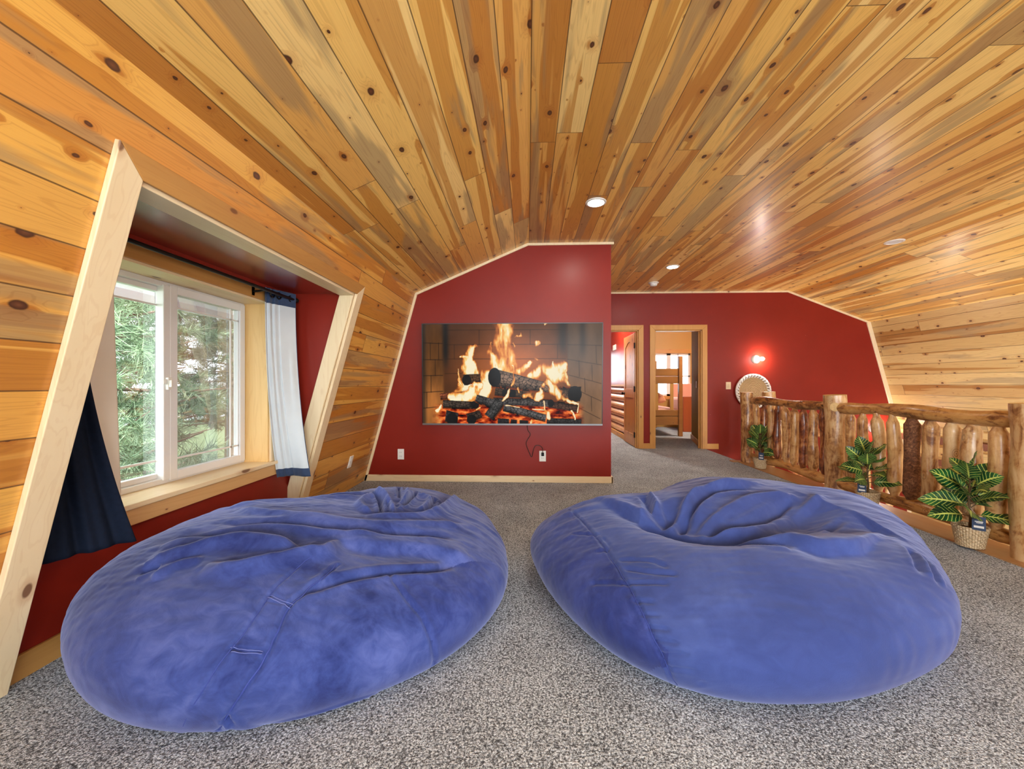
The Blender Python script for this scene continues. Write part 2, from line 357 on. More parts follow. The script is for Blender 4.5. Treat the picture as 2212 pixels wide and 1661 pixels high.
# basket weave, coiled basket
t = NT('woven_grass_basket'); tc = t.n('ShaderNodeTexCoord').outputs['Object']; f = t.noise(tc, 70, 3)
sp = t.n('ShaderNodeSeparateXYZ', {0: tc}); an = t.math('ARCTAN2', sp.outputs[1], sp.outputs[0])
ver = t.math('ABSOLUTE', t.math('SINE', t.math('MULTIPLY', an, 18.))); hor = t.math('ABSOLUTE', t.math('SINE', t.math('MULTIPLY', sp.outputs[2], 290.)))
wv = t.math('MULTIPLY', t.smooth(ver, .0, .5), t.smooth(hor, .0, .6)); f = t.math('ADD', t.math('MULTIPLY', f, .5), t.math('MULTIPLY', wv, .34))
t.bump(wv, .8, .004)
t.set(Base_Color=t.ramp(f, [(.3, srgb(170,138,98)), (.55, srgb(212,186,146)), (.75, srgb(234,214,180))]), Roughness=.7); M['basket'] = t.m
t = NT('coiled_straw'); tc = t.n('ShaderNodeTexCoord').outputs['Object']; sp = t.n('ShaderNodeSeparateXYZ', {0: tc})
dx = t.math('SUBTRACT', sp.outputs[0], 0.); rr = t.math('SQRT', t.math('ADD', t.math('MULTIPLY', sp.outputs[0], sp.outputs[0]), t.math('MULTIPLY', sp.outputs[2], sp.outputs[2])))
ring = t.math('SINE', t.math('MULTIPLY', t.math('ADD', rr, t.math('MULTIPLY', t.noise(tc, 9, 2), .04)), 330.))
col = t.mix(t.smooth(ring, -.6, .9), srgb(146,104,60), srgb(222,192,144)); t.set(Base_Color=col, Roughness=.7); t.bump(ring, .5, .006); M['coil'] = t.m
t = NT('white_wrapped_rim'); tc = t.n('ShaderNodeTexCoord').outputs['Object']; sp = t.n('ShaderNodeSeparateXYZ', {0: tc})
an = t.math('ARCTAN2', sp.outputs[2], sp.outputs[0]); rr = t.math('SQRT', t.math('ADD', t.math('MULTIPLY', sp.outputs[0], sp.outputs[0]), t.math('MULTIPLY', sp.outputs[2], sp.outputs[2])))
st = t.math('SINE', t.math('ADD', t.math('MULTIPLY', an, 32.), t.math('MULTIPLY', rr, 60.)))
inner = t.math('SUBTRACT', 1, t.smooth(rr, .262, .270)); t.set(Base_Color=t.mix(t.math('MULTIPLY', t.smooth(st, .1, .5), inner), srgb(232,228,220), srgb(120,98,74)), Roughness=.7); M['rim'] = t.m
M['log_z'] = log_mat('peeled_log_upright', 'Z'); M['log_y'] = log_mat('peeled_log_rail', 'Y', [(214,166,100), (190,138,76), (150,98,50), (86,48,24)], .50)
M['log_pale'] = log_mat('pale_peeled_log', 'Z', [(222,190,142), (204,164,112), (184,136,84), (128,82,46)], .52, seed=3)
M['log_bark'] = log_mat('barky_log', 'Z', bark=True, rough=.8)
M['log_red'] = log_mat('red_brown_peeled_log', 'Z', [(196,140,84), (170,106,58), (136,72,36), (88,40,20)], .46, seed=6)
M['log_end'] = plain('sawn_log_end', srgb(214,178,116), .5, nz=.12, nscale=60)
M['siding'] = log_mat('log_siding', 'Y', [(236,196,146), (224,178,124), (206,154,100), (170,116,70)], .55)
M['band'] = plain('brown_band', srgb(120,72,50), .5, nz=.1)
CREASE={
'L':[
('ledge',0.035,0.02,[(-0.805, 1.657, 0.444), (-0.641, 1.664, 0.417), (-0.444, 1.741, 0.376), (-0.359, 1.752, 0.346), (-0.258, 1.786, 0.302)]),
('ridge',0.03,0.03,[(-0.805, 1.657, 0.444), (-0.805, 1.56, 0.431), (-0.861, 1.513, 0.429), (-0.922, 1.466, 0.428), (-0.988, 1.426, 0.425), (-1.07, 1.397, 0.423), (-1.188, 1.413, 0.431)]),
('ledge',0.03,-0.024,[(-1.487, 1.582, 0.447), (-1.366, 1.594, 0.462), (-1.174, 1.59, 0.467), (-1.046, 1.596, 0.463), (-0.898, 1.558, 0.443)]),
('ridge',0.028,0.022,[(-1.434, 1.474, 0.427), (-1.318, 1.494, 0.446), (-1.257, 1.526, 0.456), (-1.146, 1.549, 0.461), (-0.988, 1.537, 0.45), (-0.907, 1.526, 0.438)]),
('ridge',0.02,0.014,[(-1.337, 1.363, 0.402), (-1.299, 1.424, 0.429), (-1.219, 1.449, 0.44)]),
('groove',0.02,0.016,[(-1.426, 1.413, 0.406), (-1.375, 1.436, 0.424)]),
('groove',0.008,0.012,[(-0.733, 1.509, 0.407), (-0.767, 1.391, 0.378), (-0.804, 1.318, 0.351), (-0.804, 1.238, 0.293), (-0.816, 1.194, 0.242), (-0.87, 1.162, 0.153), (-0.955, 1.193, 0.031)]),
('groove',0.006,0.006,[(-0.84, 1.52, 0.428), (-0.881, 1.354, 0.385), (-0.889, 1.255, 0.334), (-0.91, 1.195, 0.286), (-0.929, 1.171, 0.26), (-0.969, 1.138, 0.177), (-1.088, 1.208, 0.012)]),
('groove',0.005,0.005,[(-0.913, 1.194, 0.286), (-0.823, 1.209, 0.268)]),
('groove',0.005,0.005,[(-0.917, 1.193, 0.286), (-0.821, 1.201, 0.255)]),
('groove',0.005,0.004,[(-0.883, 1.332, 0.376), (-0.798, 1.32, 0.35)]),
('groove',0.005,0.004,[(-0.877, 1.313, 0.366), (-0.804, 1.318, 0.351)]),
('groove',0.008,0.009,[(-0.551, 1.544, 0.37), (-0.457, 1.473, 0.308), (-0.389, 1.449, 0.247), (-0.348, 1.441, 0.158), (-0.353, 1.479, 0.053)]),
('groove',0.016,0.016,[(-0.322, 1.731, 0.326), (-0.405, 1.634, 0.342), (-0.551, 1.544, 0.37), (-0.664, 1.468, 0.379), (-0.746, 1.399, 0.376), (-0.785, 1.363, 0.37)]),
('groove',0.009,0.02,[(-0.907, 1.165, 0.094), (-0.864, 1.27, 0.001), (-0.755, 1.276, 0.011), (-0.632, 1.317, 0.019), (-0.553, 1.379, 0.011)]),
('groove',0.03,0.022,[(-1.568, 2.051, 0.451), (-1.453, 2.1, 0.464), (-1.264, 2.172, 0.461), (-1.125, 2.218, 0.458), (-0.947, 2.281, 0.456)]),
('ledge',0.02,-0.03,[(-0.812, 1.953, 0.456), (-0.636, 1.986, 0.432), (-0.526, 2.132, 0.404), (-0.499, 2.449, 0.372), (-0.515, 2.696, 0.338)]),
('ridge',0.03,0.016,[(-1.433, 1.932, 0.478), (-1.287, 1.863, 0.485), (-1.042, 1.831, 0.476), (-0.764, 1.84, 0.45), (-0.515, 1.935, 0.408), (-0.308, 2.106, 0.336)]),
('groove',0.022,0.014,[(-1.387, 1.743, 0.479), (-1.125, 1.749, 0.479), (-0.811, 1.759, 0.453), (-0.556, 1.82, 0.413), (-0.353, 1.909, 0.359)]),
('ridge',0.02,0.01,[(-1.431, 1.648, 0.465), (-1.168, 1.694, 0.477), (-0.88, 1.689, 0.456), (-0.654, 1.731, 0.427)]),
('groove',0.012,0.026,[(-0.944, 2.319, 0.452), (-0.842, 2.223, 0.451), (-0.735, 1.993, 0.447)]),
('ridge',0.014,0.026,[(-0.902, 2.331, 0.449), (-0.79, 2.213, 0.445), (-0.705, 2.039, 0.441)]),
('groove',0.012,0.022,[(-0.776, 2.184, 0.445), (-0.702, 1.993, 0.442)]),
('groove',0.01,0.022,[(-0.859, 2.622, 0.405), (-0.748, 2.289, 0.436)]),
('groove',0.012,0.024,[(-0.711, 2.529, 0.408), (-0.688, 2.33, 0.424), (-0.685, 2.118, 0.435)]),
('ridge',0.014,0.02,[(-0.769, 2.516, 0.418), (-0.709, 2.293, 0.43), (-0.678, 2.081, 0.436)]),
('ridge',0.018,0.018,[(-0.669, 2.433, 0.412), (-0.577, 2.326, 0.404), (-0.584, 2.112, 0.418)]),
('groove',0.014,0.014,[(-0.572, 2.465, 0.389), (-0.555, 2.246, 0.404)]),
('ridge',0.02,0.018,[(-0.902, 2.251, 0.455), (-0.893, 2.082, 0.461), (-0.804, 1.998, 0.455)]),
],
'R':[
('groove',0.007,0.008,[(0.241, 2.351, 0.37), (0.303, 2.071, 0.372), (0.36, 1.792, 0.346), (0.392, 1.626, 0.311), (0.422, 1.502, 0.262), (0.448, 1.426, 0.198), (0.483, 1.399, 0.121), (0.53, 1.438, 0.028)]),
('valley',0.14,0.085,[(0.63, 2.122, 0.456), (0.71, 2.015, 0.459), (0.824, 1.919, 0.463), (1.034, 1.92, 0.477), (1.298, 2.014, 0.492), (1.613, 2.211, 0.491)]),
('ledge',0.028,0.036,[(0.426, 2.322, 0.427), (0.563, 2.087, 0.442), (0.691, 1.97, 0.452), (0.806, 1.883, 0.457), (1.017, 1.886, 0.473), (1.267, 1.956, 0.485)]),
('ledge',0.03,0.028,[(0.76, 1.875, 0.451), (0.886, 1.837, 0.459), (1.016, 1.79, 0.458), (1.097, 1.77, 0.455), (1.184, 1.682, 0.431), (1.274, 1.689, 0.427), (1.396, 1.718, 0.424), (1.608, 1.871, 0.427)]),
('ridge',0.024,0.028,[(0.682, 1.986, 0.452), (0.775, 2.06, 0.47), (0.902, 2.195, 0.489), (1.104, 2.309, 0.502), (1.365, 2.404, 0.51)]),
('groove',0.02,0.026,[(0.729, 1.979, 0.458), (0.843, 2.105, 0.479), (1.025, 2.248, 0.497), (1.242, 2.306, 0.508)]),
('ridge',0.022,0.022,[(0.8, 1.943, 0.463), (0.979, 2.048, 0.486), (1.233, 2.192, 0.504), (1.459, 2.263, 0.508)]),
('groove',0.018,0.024,[(0.844, 1.902, 0.463), (0.981, 1.96, 0.479), (1.152, 2.04, 0.492), (1.445, 2.231, 0.506)]),
('ridge',0.022,0.02,[(0.895, 1.872, 0.464), (1.139, 1.969, 0.486), (1.37, 2.103, 0.498), (1.646, 2.279, 0.495)]),
('groove',0.018,0.018,[(0.654, 2.299, 0.468), (0.651, 2.206, 0.464), (0.634, 2.106, 0.455)]),
('ridge',0.02,0.02,[(0.697, 2.3, 0.473), (0.694, 2.187, 0.469), (0.689, 2.062, 0.46)]),
('valley',0.09,0.035,[(1.347, 1.866, 0.468), (1.577, 1.95, 0.454), (1.69, 1.981, 0.434)]),
('groove',0.018,0.016,[(0.944, 1.79, 0.455), (1.0, 1.729, 0.445), (1.084, 1.709, 0.441)]),
('groove',0.016,0.012,[(1.125, 1.806, 0.463), (1.314, 1.881, 0.473), (1.578, 2.04, 0.472)]),
('groove',0.014,0.012,[(1.642, 1.781, 0.385), (1.551, 1.644, 0.355)]),
('groove',0.012,0.01,[(1.675, 1.767, 0.362), (1.6, 1.628, 0.319)]),
('groove',0.009,0.008,[(0.399, 1.727, 0.345), (0.502, 1.677, 0.366), (0.555, 1.625, 0.366)]),
('groove',0.009,0.009,[(0.408, 1.673, 0.334), (0.484, 1.623, 0.345), (0.575, 1.579, 0.356)]),
('groove',0.008,0.008,[(0.377, 1.614, 0.299), (0.465, 1.579, 0.322), (0.532, 1.552, 0.334)]),
('groove',0.008,0.007,[(0.407, 1.535, 0.274), (0.466, 1.505, 0.287)]),
('groove',0.007,0.006,[(0.416, 1.49, 0.249), (0.47, 1.466, 0.262)]),
('groove',0.007,0.007,[(0.434, 1.452, 0.224), (0.495, 1.422, 0.237)]),
('groove',0.007,0.007,[(0.448, 1.426, 0.198), (0.512, 1.393, 0.211)]),
('groove',0.007,0.007,[(0.458, 1.411, 0.159), (0.535, 1.372, 0.186)]),
('groove',0.007,0.006,[(0.479, 1.402, 0.121), (0.559, 1.36, 0.141)]),
('groove',0.007,0.006,[(0.536, 1.51, 0.001), (0.588, 1.357, 0.103)]),
('groove',0.008,0.006,[(0.313, 1.832, 0.336), (0.372, 1.823, 0.357), (0.36, 1.908, 0.369)]),
('groove',0.008,0.007,[(0.232, 2.043, 0.34), (0.343, 1.948, 0.37)]),
('groove',0.008,0.006,[(0.271, 1.685, 0.262), (0.374, 1.617, 0.299)]),
],
}
RL=[0.879, 0.877, 0.883, 0.897, 0.919, 0.961, 1.004, 1.054, 1.106, 1.117, 1.089, 1.026, 0.928, 0.795, 0.696, 0.643, 0.617, 0.604, 0.605, 0.624, 0.673, 0.746, 0.829, 0.883, 0.905, 0.914, 0.923, 0.944, 0.965, 0.953, 0.935, 0.923, 0.914, 0.904, 0.89, 0.878, 0.864, 0.846, 0.833, 0.833, 0.826, 0.831, 0.839, 0.848, 0.855, 0.863, 0.871, 0.88]
RR=[0.974, 1.052, 1.143, 1.088, 1.042, 1.014, 0.992, 0.955, 0.917, 0.878, 0.837, 0.784, 0.729, 0.687, 0.653, 0.635, 0.637, 0.641, 0.661, 0.723, 0.817, 0.975, 1.107, 1.119, 1.091, 1.071, 1.058, 1.05, 1.047, 1.048, 1.041, 1.025, 0.998, 0.956, 0.913, 0.88, 0.85, 0.824, 0.807, 0.8, 0.802, 0.812, 0.813, 0.813, 0.82, 0.84, 0.873, 0.916]
# ================================================================== the shell
YB, YT, YF = -2.7, 4.49, 6.93          # back wall, tv wall, far wall
PR = [(-1.87, 0), (-1.28, 2.14), (0.0, 2.69), (4.41, 2.69), (5.75, 2.15), (6.41, -.30), (6.41, -2.7)]
SL = [0]
for a, b in zip(PR, PR[1:]): SL.append(SL[-1]+math.dist(a, b))
def XS(z, off=0): return -1.87+.2757*z+off        # the leaning knee wall
OY0, OY1, OZ = 1.345, 3.10, 1.82                   # dormer opening
def strip(mb, k0, t0, t1, y0, y1):
    a, b = PR[k0], PR[k0+1]; f = lambda t: (a[0]+(b[0]-a[0])*t, a[1]+(b[1]-a[1])*t)
    s0 = SL[k0]+(SL[k0+1]-SL[k0])*t0; s1 = SL[k0]+(SL[k0+1]-SL[k0])*t1
    (xa, za), (xb, zb) = f(t0), f(t1)
    mb.add([(xa, y0, za), (xa, y1, za), (xb, y1, zb), (xb, y0, zb)], [(0, 1, 2, 3)], [[(s0, y0+9), (s0, y1+9), (s1, y1+9), (s1, y0+9)]])
mb = MB(); th = OZ/2.14
strip(mb, 0, 0, 1, YB, OY0); strip(mb, 0, th, 1, OY0, OY1); strip(mb, 0, 0, 1, OY1, YF)
struct(mb, 'wall_left', M['plank_left'])
mb = MB()
for k in (1, 2, 3): strip(mb, k, 0, 1, YB, YF)
struct(mb, 'ceiling', M['plank'])
mb = MB(); strip(mb, 4, 0, 1, YB, YF); strip(mb, 5, 0, 1, YB, YF)
struct(mb, 'wall_right', M['plank_right'])
# carpeted floor with the stair well left open
EX = 2.97
mb = MB(); T = -.25
for (x0, x1, y0, y1) in [(-1.9, EX, YB, YF), (EX, EX+.06, 5.9, YF), (.9, 2.975, YF, 10.6), (2.975, 5.2, YF+.115, 10.6)]:
    mb.box((x0, y0, T), (x1, y1, 0))
struct(mb, 'floor', M['carpet'])
struct(MB().box((2.9, YB, -2.75), (6.5, 7.1, -2.7)), 'floor_lower', M['tread'])
# tv wall: a solid partition running back to the far wall
pts = [(-1.87, 0), (-1.28, 2.14), (0, 2.69), (.931, 2.69), (.931, 0)]
struct(MB().prism([(x, YT, z) for x, z in pts], (0, YF-YT, 0)), 'wall_front', M['red'])
def mould(path, y0, y1, ww, name, m, side=1):     # moulding along a polyline in xz, lying inside of it
    mb = MB(); n = len(path)
    P = [Vector((p[0], 0, p[1])) for p in path]; inner = []
    for i in range(n):
        ds = []
        if i > 0: ds.append((P[i]-P[i-1]).normalized())
        if i < n-1: ds.append((P[i+1]-P[i]).normalized())
        ns = [Vector((d.z, 0, -d.x)) for d in ds]; nn = sum(ns, Vector())/len(ns); nn = nn/nn.dot(ns[0])
        inner.append(P[i]+nn*ww*side)
    for i in range(n-1):
        a, b, c, d = P[i], P[i+1], inner[i+1], inner[i]
        mb.prism([(q.x, y0, q.z) for q in (a, b, c, d)], (0, y1-y0, 0))
    return struct(mb, name, m, bevel=.003)
mould([(-1.87, 0), (-1.28, 2.14), (0, 2.69), (.96, 2.69)], YT-.018, YT, .028, 'trim_1', M['pine_z'])
mould([(.931, 2.69), (4.41, 2.69), (5.75, 2.15)], YF-.018, YF, .028, 'trim_2', M['pine_z'])
mould([(5.75, 2.15), (6.41, -.30), (6.41, -2.7)], YF-.02, YF, .06, 'trim_3', M['pine_z'])
mb = MB().box((-1.87, YT-.018, 0), (.95, YT, .072)).box((.931, YT-.018, 0), (.949, YF, .072)); struct(mb, 'baseboard_front', M['pine_x'], bevel=.003)
# far wall with its two door openings
DZ = 2.035; D1 = (1.08, 1.90); D2 = (2.178, 2.975)
mb = MB(); yt = YF+.12
for x0, x1, z0, z1 in [(.9, D1[0], 0, 2.7), (D1[0], D1[1], DZ, 2.7), (D1[1], D2[0], 0, 2.7), (D2[0], D2[1], DZ, 2.7)]:
    mb.box((x0, YF, z0), (x1, yt, z1))
mb.prism([(D2[1], YF, -2.7), (D2[1], YF, 2.7), (4.42, YF, 2.7), (5.76, YF, 2.16), (6.43, YF, -.3), (6.43, YF, -2.7)], (0, .12, 0))
struct(mb, 'wall_far', M['red'])
def casing(n, D, x0c=None):
    cw = .085; x0, x1 = D
    mb = MB()
    y0, y1 = YF-.02, YF
    mb.prism([(x1, y0, 0), (x1+cw, y0, 0), (x1+cw, y0, DZ+cw), (x1, y0, DZ)], (0, .02, 0))
    mb.prism([(x0, y0, 0), (x0, y0, DZ), (x0-cw, y0, DZ+cw), (x0-cw, y0, 0)], (0, .02, 0))
    mb.prism([(x0, y0, DZ), (x1, y0, DZ), (x1+cw, y0, DZ+cw), (x0-cw, y0, DZ+cw)], (0, .02, 0))
    for xx in (x0, x1-.018): mb.box((xx, YF, 0), (xx+.018, yt, DZ))
    mb.box((x0, YF, DZ-.018), (x1, yt, DZ))
    mb.box((x1-.034, YF+.05, 0), (x1-.018, YF+.085, DZ-.018))
    return struct(mb, 'trim_%d' % n, M['orange_pine_z'], bevel=.003)
casing(4, D1); casing(5, D2)
mb = MB().box((D1[1]+.085, YF-.015, 0), (D2[0]-.085, YF, .09)).box((D2[1]+.085, YF-.015, 0), (3.25, YF, .09)); struct(mb, 'baseboard_far', M['orange_pine_x'])
# back wall (behind the camera) with two window openings added for the fill lights
mb = MB(); holes = [(-.9, 2.3, .7, 2.2), (3.65, 5.85, -1.4, 1.8)]; xs = [-1.95, -.9, 2.3, 3.65, 5.85, 6.5]
y0 = YB-.1; z0, z1 = -2.75, 2.75
for k, (a, b) in enumerate(zip(xs, xs[1:])):
    h = {1: holes[0], 3: holes[1]}.get(k)
    if h: mb.box((a, y0, z0), (b, YB, h[2])); mb.box((a, y0, h[3]), (b, YB, z1))
    else: mb.box((a, y0, z0), (b, YB, z1))
struct(mb, 'wall_back', M['red'])
for n, h in ((2, holes[0]), (3, holes[1])):
    mb = MB(); x0, x1, a, b = h
    for bx in [((x0, a), (x0+.07, b)), ((x1-.07, a), (x1, b)), ((x0, a), (x1, a+.07)), ((x0, b-.07), (x1, b)), (((x0+x1)/2-.03, a), ((x0+x1)/2+.03, b))]:
        mb.box((bx[0][0], YB-.08, bx[0][1]), (bx[1][0], YB-.02, bx[1][1]))
    struct(mb, 'window_%d' % n, M['vinyl'])  # frames of the two added back windows, never in view
# ---------------------------------------------------------------- dormer alcove
WX = -1.90; WY0, WY1, WZ0, WZ1 = 1.60, 2.85, .535, 1.705
mb = MB()
x0, x1 = WX-.24, WX
mb.box((x0, OY0-.05, -.1), (x1, WY0, OZ+.1)); mb.box((x0, WY1, -.1), (x1, OY1+.05, OZ+.1))
mb.box((x0, WY0, -.1), (x1, WY1, WZ0-.03)); mb.box((x0, WY0, WZ1), (x1, WY1, OZ+.1))
struct(mb, 'wall_alcove', M['red'])
mb = MB()
for y in (OY0-.04, OY1): mb.prism([(WX, y, 0), (XS(0, -.005), y, 0), (XS(OZ+.04, -.005), y, OZ+.04), (WX, y, OZ+.04)], (0, .04, 0))
struct(mb, 'wall_alcove_side', M['red'])
struct(MB().box((WX-.3, OY0-.3, OZ+.002), (XS(OZ)-.012, OY1+.3, OZ+.06)), 'ceiling_alcove', M['red_gloss'])
struct(MB().box((WX, OY0, 0), (WX+.016, OY1, .093)), 'baseboard_left', M['brown_pine_y'], bevel=.003)
# knee wall face boards round the opening
nrm = Vector((1, 0, -.2757)).normalized()*.022
def slab(mb, pts, off=0): # pts (y,z) on the leaning wall
    v = [Vector((XS(z)+off, y, z)) for y, z in pts]; mb.prism(v, nrm)
mb = MB(); slab(mb, [(OY0-.10, 0), (OY0, 0), (OY0, OZ), (OY0-.10, OZ+.083)]); struct(mb, 'trim_6', M['pine_z'], bevel=.003)
mb = MB(); slab(mb, [(OY1, 0), (OY1+.10, 0), (OY1+.10, OZ+.083), (OY1, OZ)])
y = OY1-.022; mb.prism([(XS(0, -.11), y, 0), (XS(0), y, 0), (XS(OZ), y, OZ), (XS(OZ, -.11), y, OZ)], (0, .022, 0)); struct(mb, 'trim_7', M['pine_z'], bevel=.003)
mb = MB(); slab(mb, [(OY0, OZ), (OY1, OZ), (OY1+.10, OZ+.083), (OY0-.10, OZ+.083)]); struct(mb, 'trim_8', M['brown_pine_y'], bevel=.003)
mb = MB().box((XS(OZ, -.11), OY0, OZ-.02), (XS(OZ, .005), OY1-.022, OZ)); struct(mb, 'trim_9', M['pine_y'], bevel=.002)
# window casing, jambs, stool and apron
mb = MB().box((WX, WY0-.08, WZ1-.005), (WX+.018, WY1+.075, WZ1+.085)); struct(mb, 'trim_10', M['brown_pine_y'], bevel=.003)
mb = MB().box((WX, WY1, WZ0), (WX+.018, WY1+.075, WZ1)).box((WX, WY0-.075, WZ0), (WX+.018, WY0, WZ1)); struct(mb, 'trim_11', M['pine_z'], bevel=.003)
mb = MB().box((WX-.18, WY1-.018, WZ0), (WX+.004, WY1, WZ1)).box((WX-.18, WY0, WZ0), (WX+.004, WY0+.018, WZ1)); struct(mb, 'trim_12', pine('honey_pine_jamb', 'Z', (238,200,136), (222,178,110), seed=14))
mb = MB().box((WX-.18, WY0, WZ1-.018), (WX+.004, WY1, WZ1)); struct(mb, 'trim_13', M['pine_y'])
mb = MB().box((WX-.2, WY0-.1, WZ0-.025), (WX+.035, WY1+.08, WZ0)); struct(mb, 'windowsill', M['pine_y'], bevel=.003)
mb = MB().box((WX, WY0-.1, .43), (WX+.022, WY1+.08, WZ0-.025)); struct(mb, 'trim_14', pine('knotty_apron', 'Y', (226,182,124), (200,150,94), seed=16, ks=9), bevel=.003)
# the window unit
fx0, fx1 = WX-.23, WX-.17
def ring(mb, x0, x1, y0, y1, z0, z1, w_, wb_=None, wt=None, wl=None, wr=None):
    wb_ = wb_ or w_; wt = wt or w_; wl = wl or w_; wr = wr or w_
    mb.box((x0, y0, z0), (x1, y0+wl, z1)); mb.box((x0, y1-wr, z0), (x1, y1, z1))
    mb.box((x0, y0+wl, z0), (x1, y1-wr, z0+wb_)); mb.box((x0, y0+wl, z1-wt), (x1, y1-wr, z1)); return mb
a0, a1, b0, b1 = WY0+.018, WY1-.018, WZ0, WZ1-.018
W1_ = struct(ring(MB(), fx0, fx1, a0, a1, b0, b1, .03), 'window_1', M['vinyl'], bevel=.003)
YM = 2.215
o = ring(MB(), fx0-.005, fx0+.03, a0+.03, YM+.035, b0+.03, b1-.03, .028).build('sash', M['vinyl'], W1_, bevel=.003)
o = ring(MB(), fx0+.03, fx1+.012, YM, a1-.01, b0+.012, b1-.012, .048).build('sash', M['vinyl'], W1_, bevel=.003)
MB().box((fx0+.02, YM-.040, b0+.02), (fx1+.01, YM+.005, b1-.02)).build('mullion', M['vinyl'], W1_, bevel=.004)
mb = MB().box((fx1+.01, YM-.030, 1.07), (fx1+.028, YM-.002, 1.14)).box((fx1+.028, YM-.028, 1.085), (fx1+.045, YM-.018, 1.125)).box((fx1+.01, YM-.05, 1.10), (fx1+.02, YM-.03, 1.13)); mb.build('latch', M['white'], W1_, bevel=.003)
MB().box((fx0+.008, a0+.05, b0+.05), (fx0+.012, YM+.012, b1-.05)).build('pane', M['glass'], W1_)
MB().box((fx0+.045, YM+.04, b0+.05), (fx0+.049, a1-.05, b1-.05)).build('pane', M['glass'], W1_)
mb = MB(); g = .005
xg = fx0+.052
mb.box((xg, 2.70-g, b0+.05), (xg+.008, 2.70+g, b1-.05)).box((xg, YM+.04, b0+.125), (xg+.008, a1-.05, b0+.135)).box((xg, YM+.04, b1-.14), (xg+.008, a1-.05, b1-.13)).box((xg, a1-.066, b0+.05), (xg+.008, a1-.058, b1-.05))
mb.build('grille', M['vinyl'], W1_)
mb = MB(); xg = fx0+.014
mb.box((xg, a0+.15, b0+.05), (xg+.008, a0+.16, b1-.05)).box((xg, a0+.05, b0+.125), (xg+.008, YM-.015, b0+.137)).box((xg, a0+.05, b1-.14), (xg+.008, YM-.015, b1-.13))
mb.build('grille', M['vinyl'], W1_)
MB().box((fx0-.012, YM-.01, b0+.03), (fx0-.010, a1-.02, b1-.03)).build('insect_screen', M['screen_mesh'], W1_)
# eave outside: soffit boards and fascia
mb = MB()
for k in range(5): mb.box((-2.95+k*.155, .6, 1.80+.004*(k % 2)), (-2.95+k*.155+.15, 4.6, 1.83))
mb.box((-2.98, .6, 1.735), (-2.95, 4.6, 1.90)); struct(mb, 'trim_15', M['soffit'], bevel=.004)
struct(MB().box((-40, -20, -3.2), (-2.3, 60, -3.1)), 'ground', M['grass'])
# ---------------------------------------------------------------- gallery edge, lower stair well
mb = MB().box((EX, YB, -.02), (EX+.28, 5.75, .012)).box((EX, YB, -.32), (EX+.025, 5.75, -.02)).box((EX+.24, YB, -.34), (EX+.27, 5.75, -.02))
mb.box((2.90, 5.75, -.02), (EX+.10, 5.85, .014))
struct(mb, 'trim_16', M['tread'], bevel=.004)
mb = MB()
for z0, x in ((.19, 6.235), (-.16, 6.335)): mb.prism([(x, 2.8, z0), (x+.05, 2.8, z0), (x+.02, 2.8, z0+.1), (x-.03, 2.8, z0+.1)], (0, 4.1, 0))
struct(mb, 'trim_17', M['band'], bevel=.005)
# rooms behind the far wall
HX = 2.02
mb = MB()
mb.box((HX, yt, 0), (HX+.08, 10.6, 2.7)); struct(mb, 'wall_divider', M['red'])
mb = MB().box((.9, 10.5, 0), (.98, 10.6, 2.7)).box((1.94, 10.5, 0), (HX, 10.6, 2.7)).box((.98, 10.5, 0), (1.94, 10.6, 1.1)).box((.98, 10.5, 1.95), (1.94, 10.6, 2.7)); struct(mb, 'wall_hall_end', M['red'])
mb = MB()
for (a, b, c, d) in [(.98, 1.02, 1.1, 1.95), (1.9, 1.94, 1.1, 1.95), (.98, 1.94, 1.1, 1.14), (.98, 1.94, 1.91, 1.95), (1.44, 1.48, 1.1, 1.95)]: mb.box((a, 10.53, c), (b, 10.57, d))
struct(mb, 'window_5', M['vinyl'])  # added window, its bright sky gives the glare on the hall wall
struct(MB().box((.82, yt, 0), (.9, 10.6, 2.7)), 'wall_hall_side', M['red'])
struct(MB().box((.8, yt, 2.7), (5.3, 10.7, 2.76)), 'ceiling_rooms', M['tan'])
mb = MB()
for k in range(6):
    z = .16+k*.165
    pr = [(HX, z-.082)]+[(HX-.085*math.cos(a), z+.082*math.sin(a)) for a in np.linspace(-PI/2, PI/2, 9)]+[(HX, z+.082)]
    mb.prism([(p[0], yt, p[1]) for p in pr], (0, 3.4, 0))
struct(mb, 'trim_18', M['siding'])
struct(MB().box((HX-.11, yt, 0), (HX-.08, 10.5, .1)).box((HX-.10, yt, 1.06), (HX, 10.5, 1.10)), 'baseboard_hall', M['orange_pine_x'])
# bedroom: window wall, side wall
wy = 10.5; wx0, wx1, wz0, wz1 = 2.5, 4.22, .80, 1.91
mb = MB()
mb.box((HX+.08, wy, 0), (wx0, wy+.1, 2.7)).box((wx1, wy, 0), (5.2, wy+.1, 2.7)).box((wx0, wy, 0), (wx1, wy+.1, wz0)).box((wx0, wy, wz1), (wx1, wy+.1, 2.7)); struct(mb, 'wall_bedroom', M['tan'])
struct(MB().box((5.2, yt, 0), (5.3, 10.6, 2.7)), 'wall_bedroom_side', M['tan'])
mb = MB().prism([(3.0, yt, 0), (3.06, yt, 0), (3.37, 8.19, 0), (3.31, 8.19, 0)], (0, 0, 2.7)); struct(mb, 'wall_closet', M['olive'])
mb = MB().prism([(2.985, yt, 0), (3.0, yt, 0), (3.31, 8.2, 0), (3.295, 8.2, 0)], (0, 0, .1)); struct(mb, 'baseboard_closet', M['orange_pine_x'])
mb = MB().box((wx0-.1, wy-.02, wz1), (wx1+.1, wy, wz1+.11)).box((wx1, wy-.02, wz0), (wx1+.09, wy, wz1)).box((wx0-.1, wy-.03, wz0-.08), (wx1+.1, wy, wz0)); struct(mb, 'trim_19', M['orange_pine_x'])
